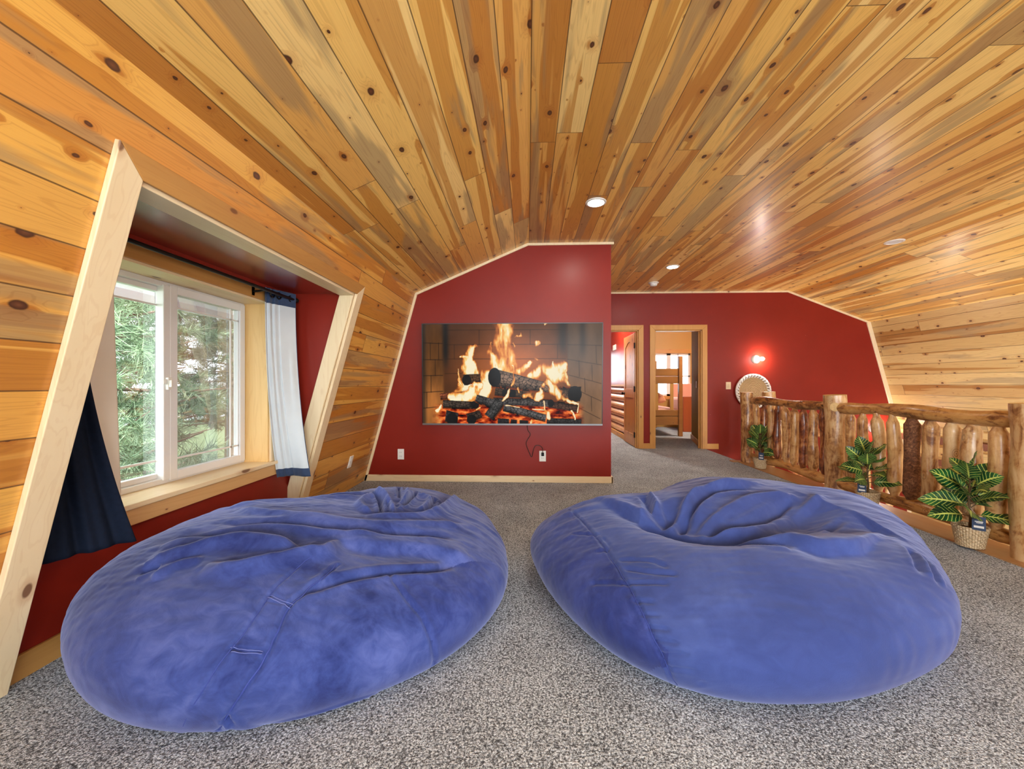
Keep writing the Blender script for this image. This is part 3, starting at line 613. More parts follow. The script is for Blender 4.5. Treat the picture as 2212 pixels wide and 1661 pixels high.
win4 = struct(ring(MB(), 0, 0, 0, 0, 0, 0, .01), 'window_4', M['vinyl']) if False else None
mb = MB()
for (a, b, c, d) in [(wx0, wx0+.05, wz0, wz1), (wx1-.05, wx1, wz0, wz1), (wx0, wx1, wz0, wz0+.05), (wx0, wx1, wz1-.05, wz1), (3.62, 3.72, wz0, wz1), (wx0, wx1, 1.30, 1.33), (3.9, 3.92, wz0, wz1)]:
    mb.box((a, wy+.03, c), (b, wy+.07, d))
struct(mb, 'window_4', M['vinyl'])
MB().box((wx0, wy+.048, wz0), (wx1, wy+.052, wz1)).build('pane', M['glass'], bpy.data.objects['window_4'])
mb = MB()
for k in range(14): z = wz0+.08+k*.075; mb.prism([(wx0+.05, wy+.0, z), (3.6, wy+.0, z), (3.6, wy+.03, z+.03), (wx0+.05, wy+.03, z+.03)], (0, 0, .003))
# ================================================================== bean bags
def base_bag(r, c, H0, zr, tx, ty, nth, nu, nl, xmin=None):
    r = np.array(r); T = np.arange(nth)*2*np.pi/nth
    # periodic smooth interpolation of the outline radius
    n = len(r); kk = np.arange(n)*2*np.pi/n
    rr = np.interp(T, np.append(kk, 2*np.pi), np.append(r, r[0]))
    ker = np.hanning(2*(nth//n)+1); ker /= ker.sum(); h = len(ker)//2
    rr = np.convolve(np.concatenate([rr[-h:], rr, rr[:h]]), ker, 'valid')
    rho = np.sin(np.linspace(0, 1, nu)**.85*np.pi/2); rho[0] = 0
    zu = zr+(H0-zr)*np.sqrt(np.clip(1-rho**2.6, 0, 1))
    al = np.linspace(0, np.pi/2, nl)[1:]; rl = .86+.14*np.cos(al); zl = zr*(1-np.sin(al))
    q = np.append(rho, rl); z = np.append(zu, zl)
    X = c[0]+np.outer(q, rr*np.cos(T)); Y = c[1]+np.outer(q, rr*np.sin(T)); Z = np.outer(z, np.ones(nth))
    Z = Z*(1+tx*(X-c[0])+ty*(Y-c[1]))
    if xmin is not None: X = np.maximum(X, xmin+.0*X)
    return X, Y, Z, q
def normals(X, Y, Z):
    P = np.stack([X, Y, Z], -1)
    du = np.gradient(P, axis=0); dt = (np.roll(P, -1, 1)-np.roll(P, 1, 1))
    N = np.cross(du, dt); L = np.linalg.norm(N, axis=-1, keepdims=True); N = N/np.maximum(L, 1e-9)
    N[0] = [0, 0, 1]; return N
def seg_dist(P, pts):
    best = np.full(P.shape[:-1], 9.); side = np.zeros(P.shape[:-1]); tt = np.zeros(P.shape[:-1]); n = len(pts)-1
    for i in range(n):
        a = np.array(pts[i]); b = np.array(pts[i+1]); ab = b-a; L2 = max(ab@ab, 1e-9)
        t = np.clip(((P-a)@ab)/L2, 0, 1); q = a+t[..., None]*ab; d = np.linalg.norm(P-q, axis=-1)
        m = d < best; best = np.where(m, d, best)
        s_ = ab[0]*(P[..., 1]-a[1])-ab[1]*(P[..., 0]-a[0])
        side = np.where(m, s_/math.sqrt(L2), side); tt = np.where(m, (i+t)/n, tt)
    return best, side, tt
def smooth_poly(pts, k=6):
    out = []; n = len(pts); p = [np.array(x) for x in pts]
    for i in range(n-1):
        p0, p1, p2, p3 = p[max(i-1, 0)], p[i], p[i+1], p[min(i+2, n-1)]
        for j in range(k):
            t = j/k; out.append(.5*((2*p1)+(-p0+p2)*t+(2*p0-5*p1+4*p2-p3)*t*t+(-p0+3*p1-3*p2+p3)*t**3))
    out.append(p[-1]); return out
def vnoise(P, f, seed):   # cheap smooth numpy noise: a sum of warped sines
    rs = np.random.RandomState(seed); s_ = 0
    for k in range(7):
        d = rs.normal(size=3); d /= np.linalg.norm(d); ph = rs.rand()*6.28
        s_ = s_+np.sin((P@d)*f*(.6+.9*rs.rand())+ph+1.3*np.sin((P@rs.normal(size=3))*f*.35+rs.rand()*6))
    return s_/7**.5
def make_bag(key, r, c, H0, zr, tx, ty, seam_id, mats, label, xmin=None, flip_side=1):
    nth, nu, nl = 640, 210, 34
    X, Y, Z, q = base_bag(r, c, H0, zr, tx, ty, nth, nu, nl, xmin)
    P = np.stack([X, Y, Z], -1); N = normals(X, Y, Z)
    D = np.zeros(X.shape); top = np.clip((Z-.10)/.15, 0, 1)
    for kind, wd, am, pts in CREASE[key]:
        sp = smooth_poly(pts); d, s_, tt = seg_dist(P, sp)
        am = am*(1.5 if wd > .0095 else (.9 if key == 'R' and am < .0095 and len(pts) < 4 else 1.)); taper = np.clip(np.sin(np.clip(tt, 0.02, .98)*np.pi)*2.2, 0, 1)**.8
        if kind == 'groove':
            if wd < .0095: taper = np.clip(taper*3, 0, 1)
            D -= am*np.exp(-(d/wd)**2)*taper; D += .35*am*np.exp(-((d-2*wd)/wd)**2)*taper
        elif kind == 'ridge': D += am*np.exp(-(d/wd)**2)*taper
        elif kind == 'valley': D -= am*np.exp(-(d/wd)**2)*taper
        else: # ledge: cloth steps down sharply on one side
            u = s_/wd; D += am*np.exp(-(d/(2.6*wd))**2)*np.tanh(u*2.2)*taper*.8
    # slow lumps, fine drag wrinkles
    D += .007*vnoise(P, 6, 3)*top
    P2 = P*np.array([.8, 2.8, 1.]); back = np.clip((Y-(c[1]-.45))/.5, 0, 1)*top
    D += .0060*np.maximum(0, vnoise(P*np.array([.55, 3.2, .8])+.05*np.sin(X*5)[..., None], 15, 8))*back
    D += .0026*np.maximum(0, vnoise(P2, 20, 5))*top+.0010*vnoise(P*np.array([1.5, 3, 2]), 55, 6)*top
    ang = np.arctan2(Y-c[1], X-c[0]); rim = np.exp(-((Z-zr)/.09)**2)
    D += .0010*np.sin(ang*40+6*np.sin(ang*5)+2*np.sin(ang*13))*rim
    P = P+N*D[..., None]; 
    if xmin is not None: P[..., 0] = np.maximum(P[..., 0], xmin+.001)
    P[..., 2] = np.maximum(P[..., 2], .002)
    P[-1, :, 2] = .002
    # side panel past the seam
    sp = smooth_poly(CREASE[key][seam_id][3]); 
    P0 = P.copy(); ext = [np.array(sp[0])+(np.array(sp[0])-np.array(sp[4]))*9]+list(sp)+[np.array(sp[-1])+(np.array(sp[-1])-np.array(sp[-5]))*9]
    Pf = P0.copy(); Pf[..., 2] = 0; ef = [np.array([e[0], e[1], 0]) for e in ext]
    d, s_, tt = seg_dist(Pf, ef)
    vid = np.arange(nu*0+P.shape[0]*nth).reshape(P.shape[0], nth)
    mb = MB(); mb.v = [tuple(p) for p in P.reshape(-1, 3)]
    R_, Cn = P.shape[0], nth
    a = vid[:-1]; b = vid[1:]
    F = np.stack([a, np.roll(a, -1, 1), np.roll(b, -1, 1), b], -1)[1:].reshape(-1, 4)
    sm_ = np.array([q for q in CREASE[key][seam_id][3] if q[2] > .1 or key == 'L']); o_ = np.argsort(sm_[:, 1]); ys_, xs_ = sm_[o_, 1], sm_[o_, 0]
    Xv, Yv = X[1:-1], Y[1:-1]
    if key == 'R':
        xs2 = np.interp(Yv, ys_, xs_)+np.where(Yv < ys_[0], 0, 0); mi = Xv < xs2
    else:
        zo = np.argsort(sm_[:, 2]); xs2 = np.interp(Z[1:-1], sm_[zo, 2], sm_[zo, 0]); hc = np.array(CREASE[key][seam_id+1][3]); o2 = np.argsort(hc[:, 0]); mi = (Xv > xs2) & (Yv < np.interp(Xv, hc[o2, 0], hc[o2, 1])+np.maximum(0, Xv+.32)*.9)
    mi = mi.astype(int).reshape(-1)
    faces = [tuple(int(i) for i in f) for f in F]; mis = [int(x) for x in mi]
    faces += [(0, int(vid[1, (k+1) % nth]), int(vid[1, k])) for k in range(nth)]; mis += [0]*nth
    faces = [tuple(reversed(f)) if len(f) == 4 else f for f in faces]
    faces.append(tuple(int(i) for i in vid[-1])); mis.append(0)
    faces = [f if len(f) != 3 else (f[0], f[2], f[1]) for f in faces]
    mb.f = faces; mb.mi = mis; mb.uv = [[(0, 0)]*len(f) for f in faces]
    T = thing('bean_bag', (c[0], c[1], 0), label, 'bean bag', 'giant bean bags on the carpet')
    o = mb.build('cover', mats, T, smooth=True, autos='off')
    return T, P, N
def seam_cord(T, P, N, pts, r, m, name, lift=.002, label=None):
    sp = smooth_poly(pts, 8); Q = P.reshape(-1, 3); NN = N.reshape(-1, 3); path = []
    for p in sp:
        k = np.argmin(((Q-p)**2).sum(1)); path.append(Q[k]+NN[k]*lift)
    # smooth the path
    A = np.array(path)
    for _ in range(3): A[1:-1] = (A[:-2]+2*A[1:-1]+A[2:])/4
    MB().tube([tuple(a) for a in A], r, 6).build(name, m, T, smooth=True, label=label)
TL, PL, NL = make_bag('L', RL, (-.98, 2.0), .47, .17, -.16, -.05, 12, [M['velvet_l'], M['velvet_ls']],
    'large blue velvet bean bag beside the window with a zip flap across its front', xmin=-1.885, flip_side=1)
TR, PRR, NR = make_bag('R', RR, (1.12, 2.2), .50, .18, .08, .08, 0, [M['velvet_r'], M['velvet_rs']],
    'large blue velvet bean bag beside the log railing with a sunken back', flip_side=-1)
M['piping'] = plain('blue_piping', srgb(54,68,140), .8)
seam_cord(TL, PL, NL, CREASE['L'][6][3], .0028, M['piping'], 'piping')
seam_cord(TL, PL, NL, CREASE['L'][7][3], .0016, M['piping'], 'piping')
M['stitch'] = plain('pale_stitching', srgb(104,116,180), .8)
for k in (8, 10):
    a_, b_ = [np.array(q) for q in (CREASE['L'][k][3][0], CREASE['L'][k][3][-1])]; n_ = np.cross(b_-a_, [0, 0, 1]); n_ = n_/np.linalg.norm(n_)*.011
    for o_ in (n_*0, n_): seam_cord(TL, PL, NL, [tuple(a_*(1-q)+b_*q+o_) for q in (0, .33, .66, 1)], .0011, M['stitch'], 'stitching')
seam_cord(TR, PRR, NR, CREASE['R'][0][3], .0014, M['piping'], 'piping')

# ================================================================== television
def fire_image(Wd, Hd):
    X, Y = np.meshgrid((np.arange(Wd)+.5)/Wd*2040+70, 50+(np.arange(Hd)+.5)/Hd*1140)
    rs = np.random.RandomState(4)
    def vn(f, seed, sx=1, sy=1, oct=4):
        s_ = 0; amp = 1; tot = 0; r = np.random.RandomState(seed)
        for o in range(oct):
            g = r.rand(160, 160); fx = (X*sx*f*2**o/1000+seed*3.1) % 159; fy = (Y*sy*f*2**o/1000+seed*1.7) % 159
            i = np.floor(fx).astype(int); j = np.floor(fy).astype(int); a = fx-i; b = fy-j; a = a*a*(3-2*a); b = b*b*(3-2*b)
            v = (g[j, i]*(1-a)+g[j, i+1]*a)*(1-b)+(g[j+1, i]*(1-a)+g[j+1, i+1]*a)*b
            s_ += v*amp; tot += amp; amp *= .55
        return s_/tot
    ss = lambda v, a, b: (lambda t: t*t*(3-2*t))(np.clip((v-a)/(b-a), 0, 1))
    mixc = lambda A, B, m: A*(1-m[..., None])+np.array(B)*m[..., None]
    # brick back wall and cheeks (display colours 0..1)
    glow = np.exp(-(((X-1150)/620)**2+((Y-560)/420)**2))
    img = np.zeros((Hd, Wd, 3)); base = np.array([.27, .16, .09])
    img += base; img = mixc(img, [.76, .40, .17], np.clip(glow*1.0, 0, 1))
    img *= (.86+.28*vn(6, 2))[..., None]
    lc = ss(310-X, -20, 20); rc = ss(X-1720, -14, 14)
    side = np.array([.52, .35, .20])
    img = img*(1-lc[..., None])+(np.array([.62, .38, .18])*(.6+.6*vn(4, 9, 2.5, .7))[..., None]*(.62+.5*ss(Y, 200, 1000))[..., None])*lc[..., None]
    rr = np.array([.50, .36, .25])*(.75+.4*vn(4, 12, 2, .8))[..., None]*(.75+.35*ss(Y, 100, 900))[..., None]
    img = img*(1-rc[..., None])+rr*rc[..., None]
    dk = np.exp(-((X-335)/38)**2)*(1-ss(Y, 350, 640))+.75*np.exp(-((X-1670)/60)**2)*(1-ss(Y, 250, 520))+.6*np.exp(-((X-1890)/40)**2)*(1-ss(Y, 250, 520))+.7*np.exp(-((X-80)/30)**2)
    img = mixc(img, [.12, .11, .10], np.clip(dk, 0, 1))
    def line(x0, y0, x1, y1, wd=3.5, a=.55):
        nonlocal img
        dx, dy = x1-x0, y1-y0; L = dx*dx+dy*dy; t = np.clip(((X-x0)*dx+(Y-y0)*dy)/L, 0, 1)
        d = np.hypot(X-x0-t*dx, Y-y0-t*dy+6*(vn(9, 31)-.5)); img = mixc(img, [.13, .09, .06], a*np.exp(-(d/wd)**2))
    for (y, xa, xb) in [(118, 330, 1650), (285, 330, 1700), (448, 330, 1700), (615, 330, 520)]: line(xa, y, xb, y, 4)
    for (x, ya, yb) in [(720, 118, 285), (1300, 118, 285), (435, 285, 448), (1610, 290, 448)]: line(x, ya, x, yb, 4)
    for k, y in enumerate([265, 455, 640, 830, 1010]): line(75, y-3+k*2, 300, y+8-20*k*.3, 5, .7)
    for (x, ya, yb) in [(160, 265, 455), (215, 455, 640), (165, 640, 830), (115, 830, 1010), (255, 265, 455)]: line(x, ya, x, yb, 5, .6)
    for (x0, y0, x1, y1) in [(1720, 290, 2100, 300), (1720, 455, 2100, 520), (1740, 635, 2100, 730), (1780, 780, 2100, 930), (1860, 1010, 2090, 1130)]: line(x0, y0, x1, y1, 4, .6)
    for (x, ya, yb) in [(1850, 470, 650), (1915, 670, 830), (1995, 520, 700), (1990, 880, 1040), (2040, 300, 500)]: line(x, ya, x+6, yb, 4, .6)
    # ember bed
    em = ss(Y+60*(vn(7, 15)-.5), 930, 1010)*ss(X, 150, 330)*(1-ss(X, 1820, 1930)); ev = vn(14, 16, 1, 2.2)
    ev = np.clip((ev-.5)*1.5+.60, 0, 1); ec = np.clip(np.stack([.22+1.35*(ev-.22), .05+1.0*(ev-.38), .03+.60*(ev-.5)], -1), 0, 1)
    img = img*(1-em[..., None])+ec*em[..., None]
    # flames
    wx = 95*(vn(5, 21, 1, .8)-.5)*2; wy = 60*(vn(6, 22)-.5)*2
    wx2 = 60*(vn(13, 23, 1, .7)-.5)*2
    def tongue(pts, wds, hot=1., soft=.5, wob=1.):
        best = np.zeros_like(X)
        XX = X+(wx*.5+wx2)*wob; YY = Y+wy*.6*wob
        for i in range(len(pts)-1):
            (x0, y0), (x1, y1) = pts[i], pts[i+1]; dx, dy = x1-x0, y1-y0; L = dx*dx+dy*dy+1e-6
            t = np.clip(((XX-x0)*dx+(YY-y0)*dy)/L, 0, 1); d = np.hypot(XX-x0-t*dx, YY-y0-t*dy); wd = wds[i]*(1-t)+wds[i+1]*t
            best = np.maximum(best, np.clip(1.25-d/wd, 0, 1)*hot)
        return best
    def flames(lst, gain=1.25):
        nonlocal img
        f = np.zeros_like(X)
        for a in lst: f = np.maximum(f, tongue(*a))
        st = np.clip((vn(9, 25, 2.2, .6)-.5)*2.0+.5, 0, 1)
        f = np.clip(f*gain*(.28+1.15*st), 0, 1); al = ss(f, .06, .55)*.97
        c = np.zeros(img.shape); stops = [(0, (.60, .26, .08)), (.3, (.86, .44, .17)), (.55, (.97, .64, .30)), (.78, (1, .84, .52)), (1, (1, .95, .80))]
        for ch in range(3): c[..., ch] = np.interp(f, [s_[0] for s_ in stops], [s_[1][ch] for s_ in stops])
        img = img*(1-al[..., None])+c*al[..., None]
    flames([
        ([(990, 40), (1010, 150), (1010, 280), (1060, 420), (1010, 560), (960, 640)], [110, 115, 110, 120, 150, 150], .60),
        ([(860, 260), (850, 380), (890, 480), (960, 600)], [20, 45, 75, 120], .9),
        ([(660, 290), (600, 340), (600, 450), (610, 560), (640, 700), (600, 860)], [26, 62, 62, 66, 90, 120], 1.15),
        ([(500, 420), (560, 420), (600, 460)], [8, 26, 50], .9),
        ([(480, 580), (490, 680), (540, 770), (620, 830)], [12, 26, 40, 80], .85),
        ([(1300, 470), (1260, 530), (1180, 580), (1080, 640)], [22, 34, 46, 80], .75),
        ([(1340, 640), (1430, 580), (1560, 640), (1640, 560), (1690, 520)], [50, 70, 90, 90, 40], .95),
        ([(1560, 480), (1600, 560), (1650, 640)], [10, 34, 60], .9),
        ([(1700, 580), (1700, 690), (1730, 740)], [26, 40, 20], .8),
        ([(780, 660), (790, 760), (720, 830), (560, 900), (420, 920)], [80, 90, 100, 70, 40], 1.2),
        ([(1400, 300), (1392, 270)], [22, 18], .7), ([(1180, 190), (1178, 165)], [18, 14], .8), ([(1470, 60), (1465, 75)], [30, 10], .8), ([(1170, 300), (1150, 260)], [14, 10], .7), ([(1400, 450), (1380, 430)], [18, 12], .6)])
    # logs
    def log(x0, y0, x1, y1, r0, r1, end=None, tone=(.20, .17, .155), cell=1.):
        nonlocal img
        dx, dy = x1-x0, y1-y0; L = math.hypot(dx, dy); ux, uy = dx/L, dy/L
        a = (X-x0)*ux+(Y-y0)*uy; b = -(X-x0)*uy+(Y-y0)*ux+8*(vn(12, 41)-.5); t = np.clip(a/L, 0, 1); rr = r0*(1-t)+r1*t
        m = ss(rr-np.abs(b), -3, 3)*ss(a, -4, 4)*ss(L-a, -8, 8)
        cx = a/(40*cell)+1.2*(vn(8, 48)-.5); cy = b/(30*cell)+1.2*(vn(8, 49)-.5)
        d1 = np.full(X.shape, 9.); d2 = d1.copy()
        for oi_ in (-1, 0, 1):
            for oj_ in (-1, 0, 1):
                gi = np.floor(cx)+oi_; gj = np.floor(cy)+oj_
                hx_ = np.abs(np.sin(gi*127.1+gj*311.7)*43758.5) % 1; hy_ = np.abs(np.sin(gi*269.5+gj*183.3)*28001.8) % 1
                dd_ = np.hypot(cx-gi-hx_, cy-gj-hy_); d2 = np.where(dd_ < d1, d1, np.minimum(d2, dd_)); d1 = np.minimum(d1, dd_)
        crack = .5-(d2-d1)*.8
        sh = np.clip(1.0-(b/rr+.25)**2*.65, .15, 1)
        c = np.array(tone)*((.75+1.1*vn(20, 44))*sh)[..., None]
        c = c*(1-.70*ss(crack, .36, .46))[..., None]
        lo = ss(b/rr, .55, 1.0)*(vn(10, 45) > .42); c = c*(1-lo[..., None]*.6)+np.array([.85, .35, .12])*lo[..., None]*.6
        img = img*(1-m[..., None])+c*m[..., None]
        if end:
            ex, ey, ea, eb = end; q = np.hypot((X-ex)/ea, (Y-ey)/eb)+.10*(vn(9, 46)-.5); me_ = ss(1-q, -.03, .03)
            c2 = np.array([.085, .080, .078])*(.8+.7*vn(14, 47))[..., None]; img = img*(1-me_[..., None])+c2*me_[..., None]
    log(270, 885, 560, 850, 40, 30, tone=(.42, .22, .14))
    log(540, 690, 735, 670, 62, 52, (575, 690, 52, 62), (.30, .20, .12))
    log(900, 820, 1330, 880, 60, 42, (1060, 840, 80, 62), (.26, .20, .15))
    log(1870, 850, 1600, 830, 84, 62, (1805, 850, 78, 92), (.28, .21, .16))
    log(1850, 1010, 1500, 960, 48, 40, tone=(.26, .17, .13))
    log(1540, 950, 880, 925, 48, 44, (1535, 955, 36, 42), (.27, .25, .24))
    log(880, 668, 1540, 790, 108, 58, (895, 660, 72, 108), (.42, .33, .27), 1.1)
    flames([
        ([(1480, 700), (1540, 770), (1590, 820), (1660, 900), (1820, 980)], [30, 60, 56, 26, 14], 1.2),
        ([(1440, 790), (1420, 870), (1400, 905)], [20, 40, 30], .95), ([(1100, 520), (1125, 620), (1130, 690), (1095, 760)], [8, 12, 16, 14], .7, .5, .5),
        ([(1070, 800), (1040, 880), (990, 940)], [10, 18, 8], .95, .5, .5), ([(1165, 780), (1185, 830)], [12, 12], .8, .5, .4),
        ([(1250, 870), (1330, 860), (1350, 900)], [30, 40, 16], .9),
        ([(700, 740), (640, 850), (520, 900), (430, 900)], [28, 60, 62, 50], 1.3),
        ([(490, 620), (480, 690), (540, 770)], [8, 12, 14], .8, .5, .5)])
    log(300, 970, 700, 985, 50, 42, (665, 975, 52, 44), (.24, .20, .17))
    log(680, 900, 980, 1000, 44, 62, tone=(.25, .24, .235)); log(830, 1120, 960, 950, 64, 66, tone=(.22, .215, .21))
    log(1000, 1000, 1480, 1130, 46, 44, tone=(.30, .29, .285))
    log(330, 1110, 470, 1130, 76, 60, (405, 1140, 66, 70), (.16, .15, .15)); log(590, 1140, 740, 1080, 66, 48, (630, 1145, 54, 56), (.22, .17, .14))
    log(1490, 1160, 1880, 1170, 38, 34, tone=(.16, .155, .15)); log(930, 1165, 1060, 1165, 36, 30, tone=(.16, .15, .15)); log(1080, 1165, 1150, 1170, 26, 22, tone=(.12, .11, .11)); log(1180, 1175, 1280, 1175, 28, 18, tone=(.13, .12, .12))
    flames([([(1465, 930), (1470, 1010), (1520, 1060), (1520, 1115)], [10, 16, 26, 30], 1.25, .5, .5), ([(295, 970), (270, 1020), (250, 1040)], [8, 18, 20], 1.1, .5, .5),
        ([(1765, 1040), (1790, 1100), (1810, 1140)], [8, 12, 8], 1.1, .5, .5), ([(1330, 1150), (1325, 1175)], [20, 16], 1.2, .5, .5), ([(730, 1010), (660, 1040)], [14, 10], 1., .5, .5),
        ([(1030, 985), (1200, 1005)], [7, 6], 1.1, .5, .4), ([(1840, 960), (1835, 1060)], [8, 8], 1., .5, .4), ([(1340, 1022), (1460, 1025)], [6, 6], 1.1, .5, .4)])
    # faint screen glare towards the upper right, painted into the picture
    hz = np.clip((X-1200)/900, 0, 1)*(1-.5*ss(Y, 300, 1100))*.16; img = mixc(img, [.55, .52, .50], hz)
    return np.clip(img, 0, 1)
TVX0, TVX1 = -1.185, .827
tv = thing('television', (-.18, YT-.05, .65), 'wide flat screen television on the red wall showing a log fire', 'television')
IW, IH = 480, 270
img = fire_image(IW, IH)
lin = np.where(img <= .04045, img/12.92, ((img+.055)/1.055)**2.4)
# the set leans forward a little on its bracket
zb, zt, yb, yt_ = .645, 1.782, YT-.045, YT-.085
def tvp(u, v, off=0): # u 0..1 left-right, v 0..1 bottom-top
    return (TVX0+(TVX1-TVX0)*u, yb+(yt_-yb)*v-off, zb+(zt-zb)*v)
mb = MB(); bz = .004
us = np.linspace(bz, 1-bz, IW+1); vs_ = np.linspace(.016, 1-.008, IH+1)
mb.v = [tvp(u, v, .001) for v in vs_ for u in us]
mb.f = [(j*(IW+1)+i, j*(IW+1)+i+1, (j+1)*(IW+1)+i+1, (j+1)*(IW+1)+i) for j in range(IH) for i in range(IW)]
mb.mi = [0]*len(mb.f); mb.uv = [[(0, 0)]*4]*len(mb.f)
t = NT('fire_on_screen'); ca = t.n('ShaderNodeVertexColor', layer_name='picture').outputs[0]
t.b.inputs['Specular IOR Level'].default_value = .08
t.set(Base_Color=(.005, .005, .005, 1), Roughness=.22, Emission_Color=ca, Emission_Strength=.48)
scr = mb.build('screen', t.m, tv)
at = scr.data.color_attributes.new('picture', 'FLOAT_COLOR', 'CORNER')
flat = np.ones((IH, IW, 4, 4), np.float32); flat[..., :3] = lin[::-1][:, :, None, :]
at.data.foreach_set('color', flat.reshape(-1))
mb = MB()
def tvbox(u0, u1, v0, v1, o0, o1, mi=0):
    P_ = [tvp(u0, v0, o0), tvp(u1, v0, o0), tvp(u1, v1, o0), tvp(u0, v1, o0)]; Q_ = [tvp(u0, v0, o1), tvp(u1, v0, o1), tvp(u1, v1, o1), tvp(u0, v1, o1)]
    mb.add(P_+Q_, [(0, 1, 2, 3), (7, 6, 5, 4), (0, 4, 5, 1), (1, 5, 6, 2), (2, 6, 7, 3), (3, 7, 4, 0)], mi=mi)
tvbox(0, 1, 0, 1, -.028, 0)
mb.build('housing', M['bezel'], tv, bevel=.002)
mb = MB(); tvbox(0, 1, 0, .016, 0, .004); mb.build('bottom_edge', M['tvedge'], tv)
mb = MB(); tvbox(0, 1, .993, 1, 0, .003); tvbox(0, .0035, .016, .993, 0, .003); tvbox(.9965, 1, .016, .993, 0, .003); mb.build('bezel', M['bezel'], tv)
mb = MB().box((-.4, YT-.03, .95), (.04, YT, 1.45)); mb.build('wall_bracket', M['black'], tv)
cp = [(-.005, YT-.03, .66), (.0, YT-.012, .59), (.028, YT-.006, .535), (-.018, YT-.006, .44), (.02, YT-.008, .33), (.045, YT-.006, .285), (.062, YT-.008, .36), (.085, YT-.01, .41), (.13, YT-.014, .415), (.165, YT-.022, .385), (.167, YT-.026, .335)]
cpp = [tuple(p) for p in smooth_poly(cp, 6)]
MB().tube(cpp, .0042, 6).build('power_cable', M['cable'], tv, smooth=True)
MB().box((.152, YT-.036, .30), (.182, YT-.008, .338)).build('plug', M['black'], tv, bevel=.004)

# ================================================================== wall plates
def outlet(x, z, label, n=2, kind='outlet', wall='front', plug=False):
    T = thing('wall_outlet' if kind == 'outlet' else 'light_switch', (x, YT, z), label, 'outlet' if kind == 'outlet' else 'light switch', 'white outlets by the floor' if kind == 'outlet' else None)
    MB().box((x-.037, YT-.007, z-.06), (x+.037, YT, z+.06)).build('cover_plate', M['white'], T, bevel=.003)
    for s in (-1, 1):
        if s == 1 and plug: continue
        b = MB().box((x-.017, YT-.010, z+s*.022-.014), (x+.017, YT-.006, z+s*.022+.014)).build('socket', M['white'], T, bevel=.003)
        MB().box((x-.009, YT-.0108, z+s*.022-.004), (x-.006, YT-.0095, z+s*.022+.006)).box((x+.006, YT-.0108, z+s*.022-.004), (x+.009, YT-.0095, z+s*.022+.006)).build('slot', M['dark'], b)
    return T
outlet(-1.446, .305, 'white outlet plate low on the red wall left of the television')
outlet(.167, .295, 'white outlet plate under the television with the black cord plugged in', plug=True)
# plate on the leaning plank wall
yy = 3.93; zz = .325; T = thing('wall_outlet', (XS(zz), yy, zz), 'white outlet plate on the leaning plank wall by the floor', 'outlet', 'white outlets by the floor')
nv = Vector((1, 0, -.2757)).normalized(); tv_ = Vector((.2757, 0, 1)).normalized(); cc = Vector((XS(zz), yy, zz))
def onslab(mb, cy, cz, hy, hz, d0, d1):
    c0 = cc+Vector((0, cy, 0))+tv_*cz; mb.prism([c0+nv*d0+Vector((0, -hy, 0))-tv_*hz, c0+nv*d0+Vector((0, hy, 0))-tv_*hz, c0+nv*d0+Vector((0, hy, 0))+tv_*hz, c0+nv*d0+Vector((0, -hy, 0))+tv_*hz], nv*(d1-d0)); return mb
onslab(MB(), 0, 0, .037, .062, -.004, .007).build('cover_plate', M['white'], T, bevel=.002)
for s in (-1, 1): onslab(MB(), 0, s*.022, .016, .014, .006, .010).build('socket', M['white'], T)
# switch on the far wall
x, z = 3.417, 1.08; T = thing('light_switch', (x, YF, z), 'small cream light switch on the far red wall beside the round basket', 'light switch')
MB().box((x-.042, YF-.007, z-.062), (x+.042, YF, z+.062)).build('cover_plate', plain('cream_plate', srgb(222,196,158), .4), T, bevel=.003)
MB().box((x-.018, YF-.012, z-.034), (x+.018, YF-.006, z+.034)).build('rocker', plain('cream_rocker', srgb(206,180,142), .4), T, bevel=.002)

# ================================================================== ceiling fittings
for (x, y, lit, lab) in [(.594, 3.50, 1, 'round lit recessed downlight in the ceiling in front of the television wall'), (1.954, 5.454, 1, 'round lit recessed downlight in the ceiling near the bedroom doors'),
                         (4.079, 4.597, 0, 'round unlit recessed downlight over the log railing'), (.594, 1.0, 1, 'added lit recessed downlight above the bean bags, out of view'), (.594, -1.2, 1, 'added lit recessed downlight at the back of the loft, out of view')]:  # last two are added out of view as extra fill
    T = thing('recessed_light', (x, y, 2.69), lab, 'ceiling light', 'recessed downlights')
    MB().lathe([(.066, -.004), (.070, -.010), (.088, -.006), (.090, .001), (.066, .001), (.066, -.004)], (x, y, 2.69), caps=False).build('trim_ring', M['white'], T, smooth=True)
    MB().lathe([(.001, -.006), (.066, -.005), (.066, -.003)], (x, y, 2.69), caps=False).build('diffuser', M['lampface'] if lit else M['lampoff'], T, smooth=True)
x, y = 1.963, 6.30; T = thing('smoke_detector', (x, y, 2.69), 'white smoke detector on the ceiling close to the far red wall', 'smoke detector')
MB().lathe([(.072, 0), (.072, -.012), (.055, -.018), (.055, -.04), (.045, -.052), (.001, -.055)][::-1], (x, y, 2.69)).build('body', M['white'], T, smooth=True)
MB().lathe([(.078, .001), (.078, -.008), (.06, -.012)][::-1], (x, y, 2.69)).build('base_plate', M['white'], T, smooth=True)
